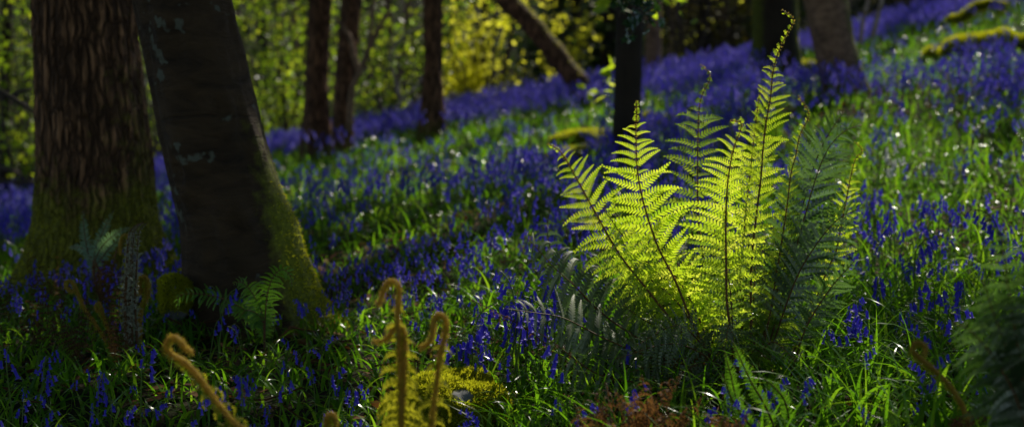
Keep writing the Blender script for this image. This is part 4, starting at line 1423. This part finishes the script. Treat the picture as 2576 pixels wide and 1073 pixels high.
def put_bluebell(x, y, sz, bells):
    global cnt
    k = cnt % len(TEM)
    cnt += 1
    z = float(ground(x, y))
    _, lab, grp = zone(x, y)
    r = bpy.data.objects.new('bluebell', None)
    r.empty_display_size = .05
    link(r)
    r.location = (x, y, z - .005)
    r.rotation_euler = (U(-.10, .10), U(-.10, .10), U(0, 2 * math.pi))
    r.scale = (sz, sz, sz)
    r['label'] = 'violet-blue bluebell nodding ' + lab
    r['category'] = 'bluebell'
    r['group'] = grp
    link(bpy.data.objects.new('stem', STEM_ME[k]), r)
    if bells:
        for me in BELL_ME[k]:
            link(bpy.data.objects.new('flower', me), r)
    else:
        link(bpy.data.objects.new('flower_head', HEAD_ME[k]), r)


for x, y, h in zip(hx, hy, hz):
    put_bluebell(x, y, float(np.clip(h / .235, .55, 1.6)), True)
for q_, i_ in enumerate(near):
    put_bluebell(float(bx[i_]), float(by[i_]), U(.8, 1.12) * float(lowf(bx[i_], by[i_])) ** .6, q_ < 70)

# the rest of the carpet
TL = []
for _ in range(10):
    sV, sF, bells, _p = bluebell_template(True)
    V, Fl = cat([(sV, sF)] + [(b_[0], b_[1]) for b_ in bells])
    ns, nsf = len(sV), len(sF[0])
    TL.append((sV, sF, *cat([(b_[0], b_[1]) for b_ in bells]), np.concatenate([b_[2] for b_ in bells])))
rest = np.where(~isn)[0]
sp, fp, fr_ = [], [], []
for k, (sV, sF, fV, fF, rn) in enumerate(TL):
    ii = rest[k::10]
    n = len(ii)
    pos = np.stack([bx[ii], by[ii], ground(bx[ii], by[ii])], 1)
    sz = U(.85, 1.25, n) * lowf(bx[ii], by[ii]) ** .6 * (1 + .15 * sst(7, 14, by[ii]))
    R = rotz(U(0, 2 * math.pi, n)) * sz[:, None, None]
    V, Fl = inst(sV, sF, R, pos)
    sp.append((V, Fl))
    V, Fl = inst(fV, fF, R, pos)
    fp.append((V, Fl))
    fr_.append(np.clip(np.tile(rn, n) + np.repeat(U(-.18, .25, n) + .22 * sst(7, 13, by[ii]) * (.3 + .7 * sst(-3, 0, bx[ii])) + .16 * sst(.5, 3, bx[ii]) * sst(8, 12, by[ii]), len(fV)), 0, 1))  # far and right-hand flowers paled, sunlight put into the colour
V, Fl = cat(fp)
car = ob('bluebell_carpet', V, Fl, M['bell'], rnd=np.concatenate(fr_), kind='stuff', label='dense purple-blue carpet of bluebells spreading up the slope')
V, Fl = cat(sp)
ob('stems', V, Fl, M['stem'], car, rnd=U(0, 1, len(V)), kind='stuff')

# the two white bluebells
for px, lab in ((2192, 'white bluebell, left of the two pale ones below the grey-brown trunk'), (2212, 'white bluebell, right of the two pale ones below the grey-brown trunk')):
    p = at(px, 262, 6.4)
    z = float(ground(p[0], p[1]))
    h = p[2] - z
    r = thing('white_bluebell', lab, 'bluebell', (p[0], p[1], z))
    r.scale = (h / .27,) * 3
    sV, sF, bells, ped = TEM[cnt % 9]
    cnt += 1
    link(bpy.data.objects.new('stem', STEM_ME[(cnt - 1) % 9]), r)
    V, Fl = cat([(b_[0], b_[1]) for b_ in bells])
    link(bpy.data.objects.new('flower_head', mesh('flower_head', V, Fl, M['bell_white'], rnd=U(0, 1, len(V)))), r)

# ------------------------------------------------------------------ light, sky, camera
w = bpy.data.worlds.new('World')
SC.world = w
w.use_nodes = True
t = w.node_tree
bg = t.nodes['Background']
sky = t.nodes.new('ShaderNodeTexSky')
sky.sky_type = 'NISHITA'
sky.sun_disc = False
sky.sun_elevation = SUN_EL
sky.sun_rotation = SUN_AZ
t.links.new(sky.outputs[0], bg.inputs[0])
bg.inputs[1].default_value = .15
sd = bpy.data.lights.new('sun', 'SUN')
sd.energy = 5.0
sd.angle = math.radians(.5)
sd.color = (1, .93, .80)
so = bpy.data.objects.new('sun', sd)
link(so)
so.rotation_euler = Vector(S).to_track_quat('Z', 'Y').to_euler()
so.location = (0, 0, 20)

cd = bpy.data.cameras.new('camera')
cam = bpy.data.objects.new('camera', cd)
link(cam)
cam.location = (0, 0, 0)
cam.rotation_euler = (math.pi / 2 - P, 0, 0)
cd.sensor_width = 36
cd.lens = 36 * F / 2576
cd.clip_start = .05
cd.clip_end = 1000
cd.dof.use_dof = True
cd.dof.focus_distance = FY - .08
cd.dof.aperture_fstop = 2.4
SC.camera = cam
SC.view_settings.view_transform = 'Standard'
SC.view_settings.look = 'None'
SC.view_settings.exposure = 0
SC.view_settings.gamma = 1
SC.render.engine = 'CYCLES'
SC.cycles.use_denoising = True
SC.cycles.max_bounces = 8
SC.cycles.transmission_bounces = 6
SC.cycles.sample_clamp_indirect = 4
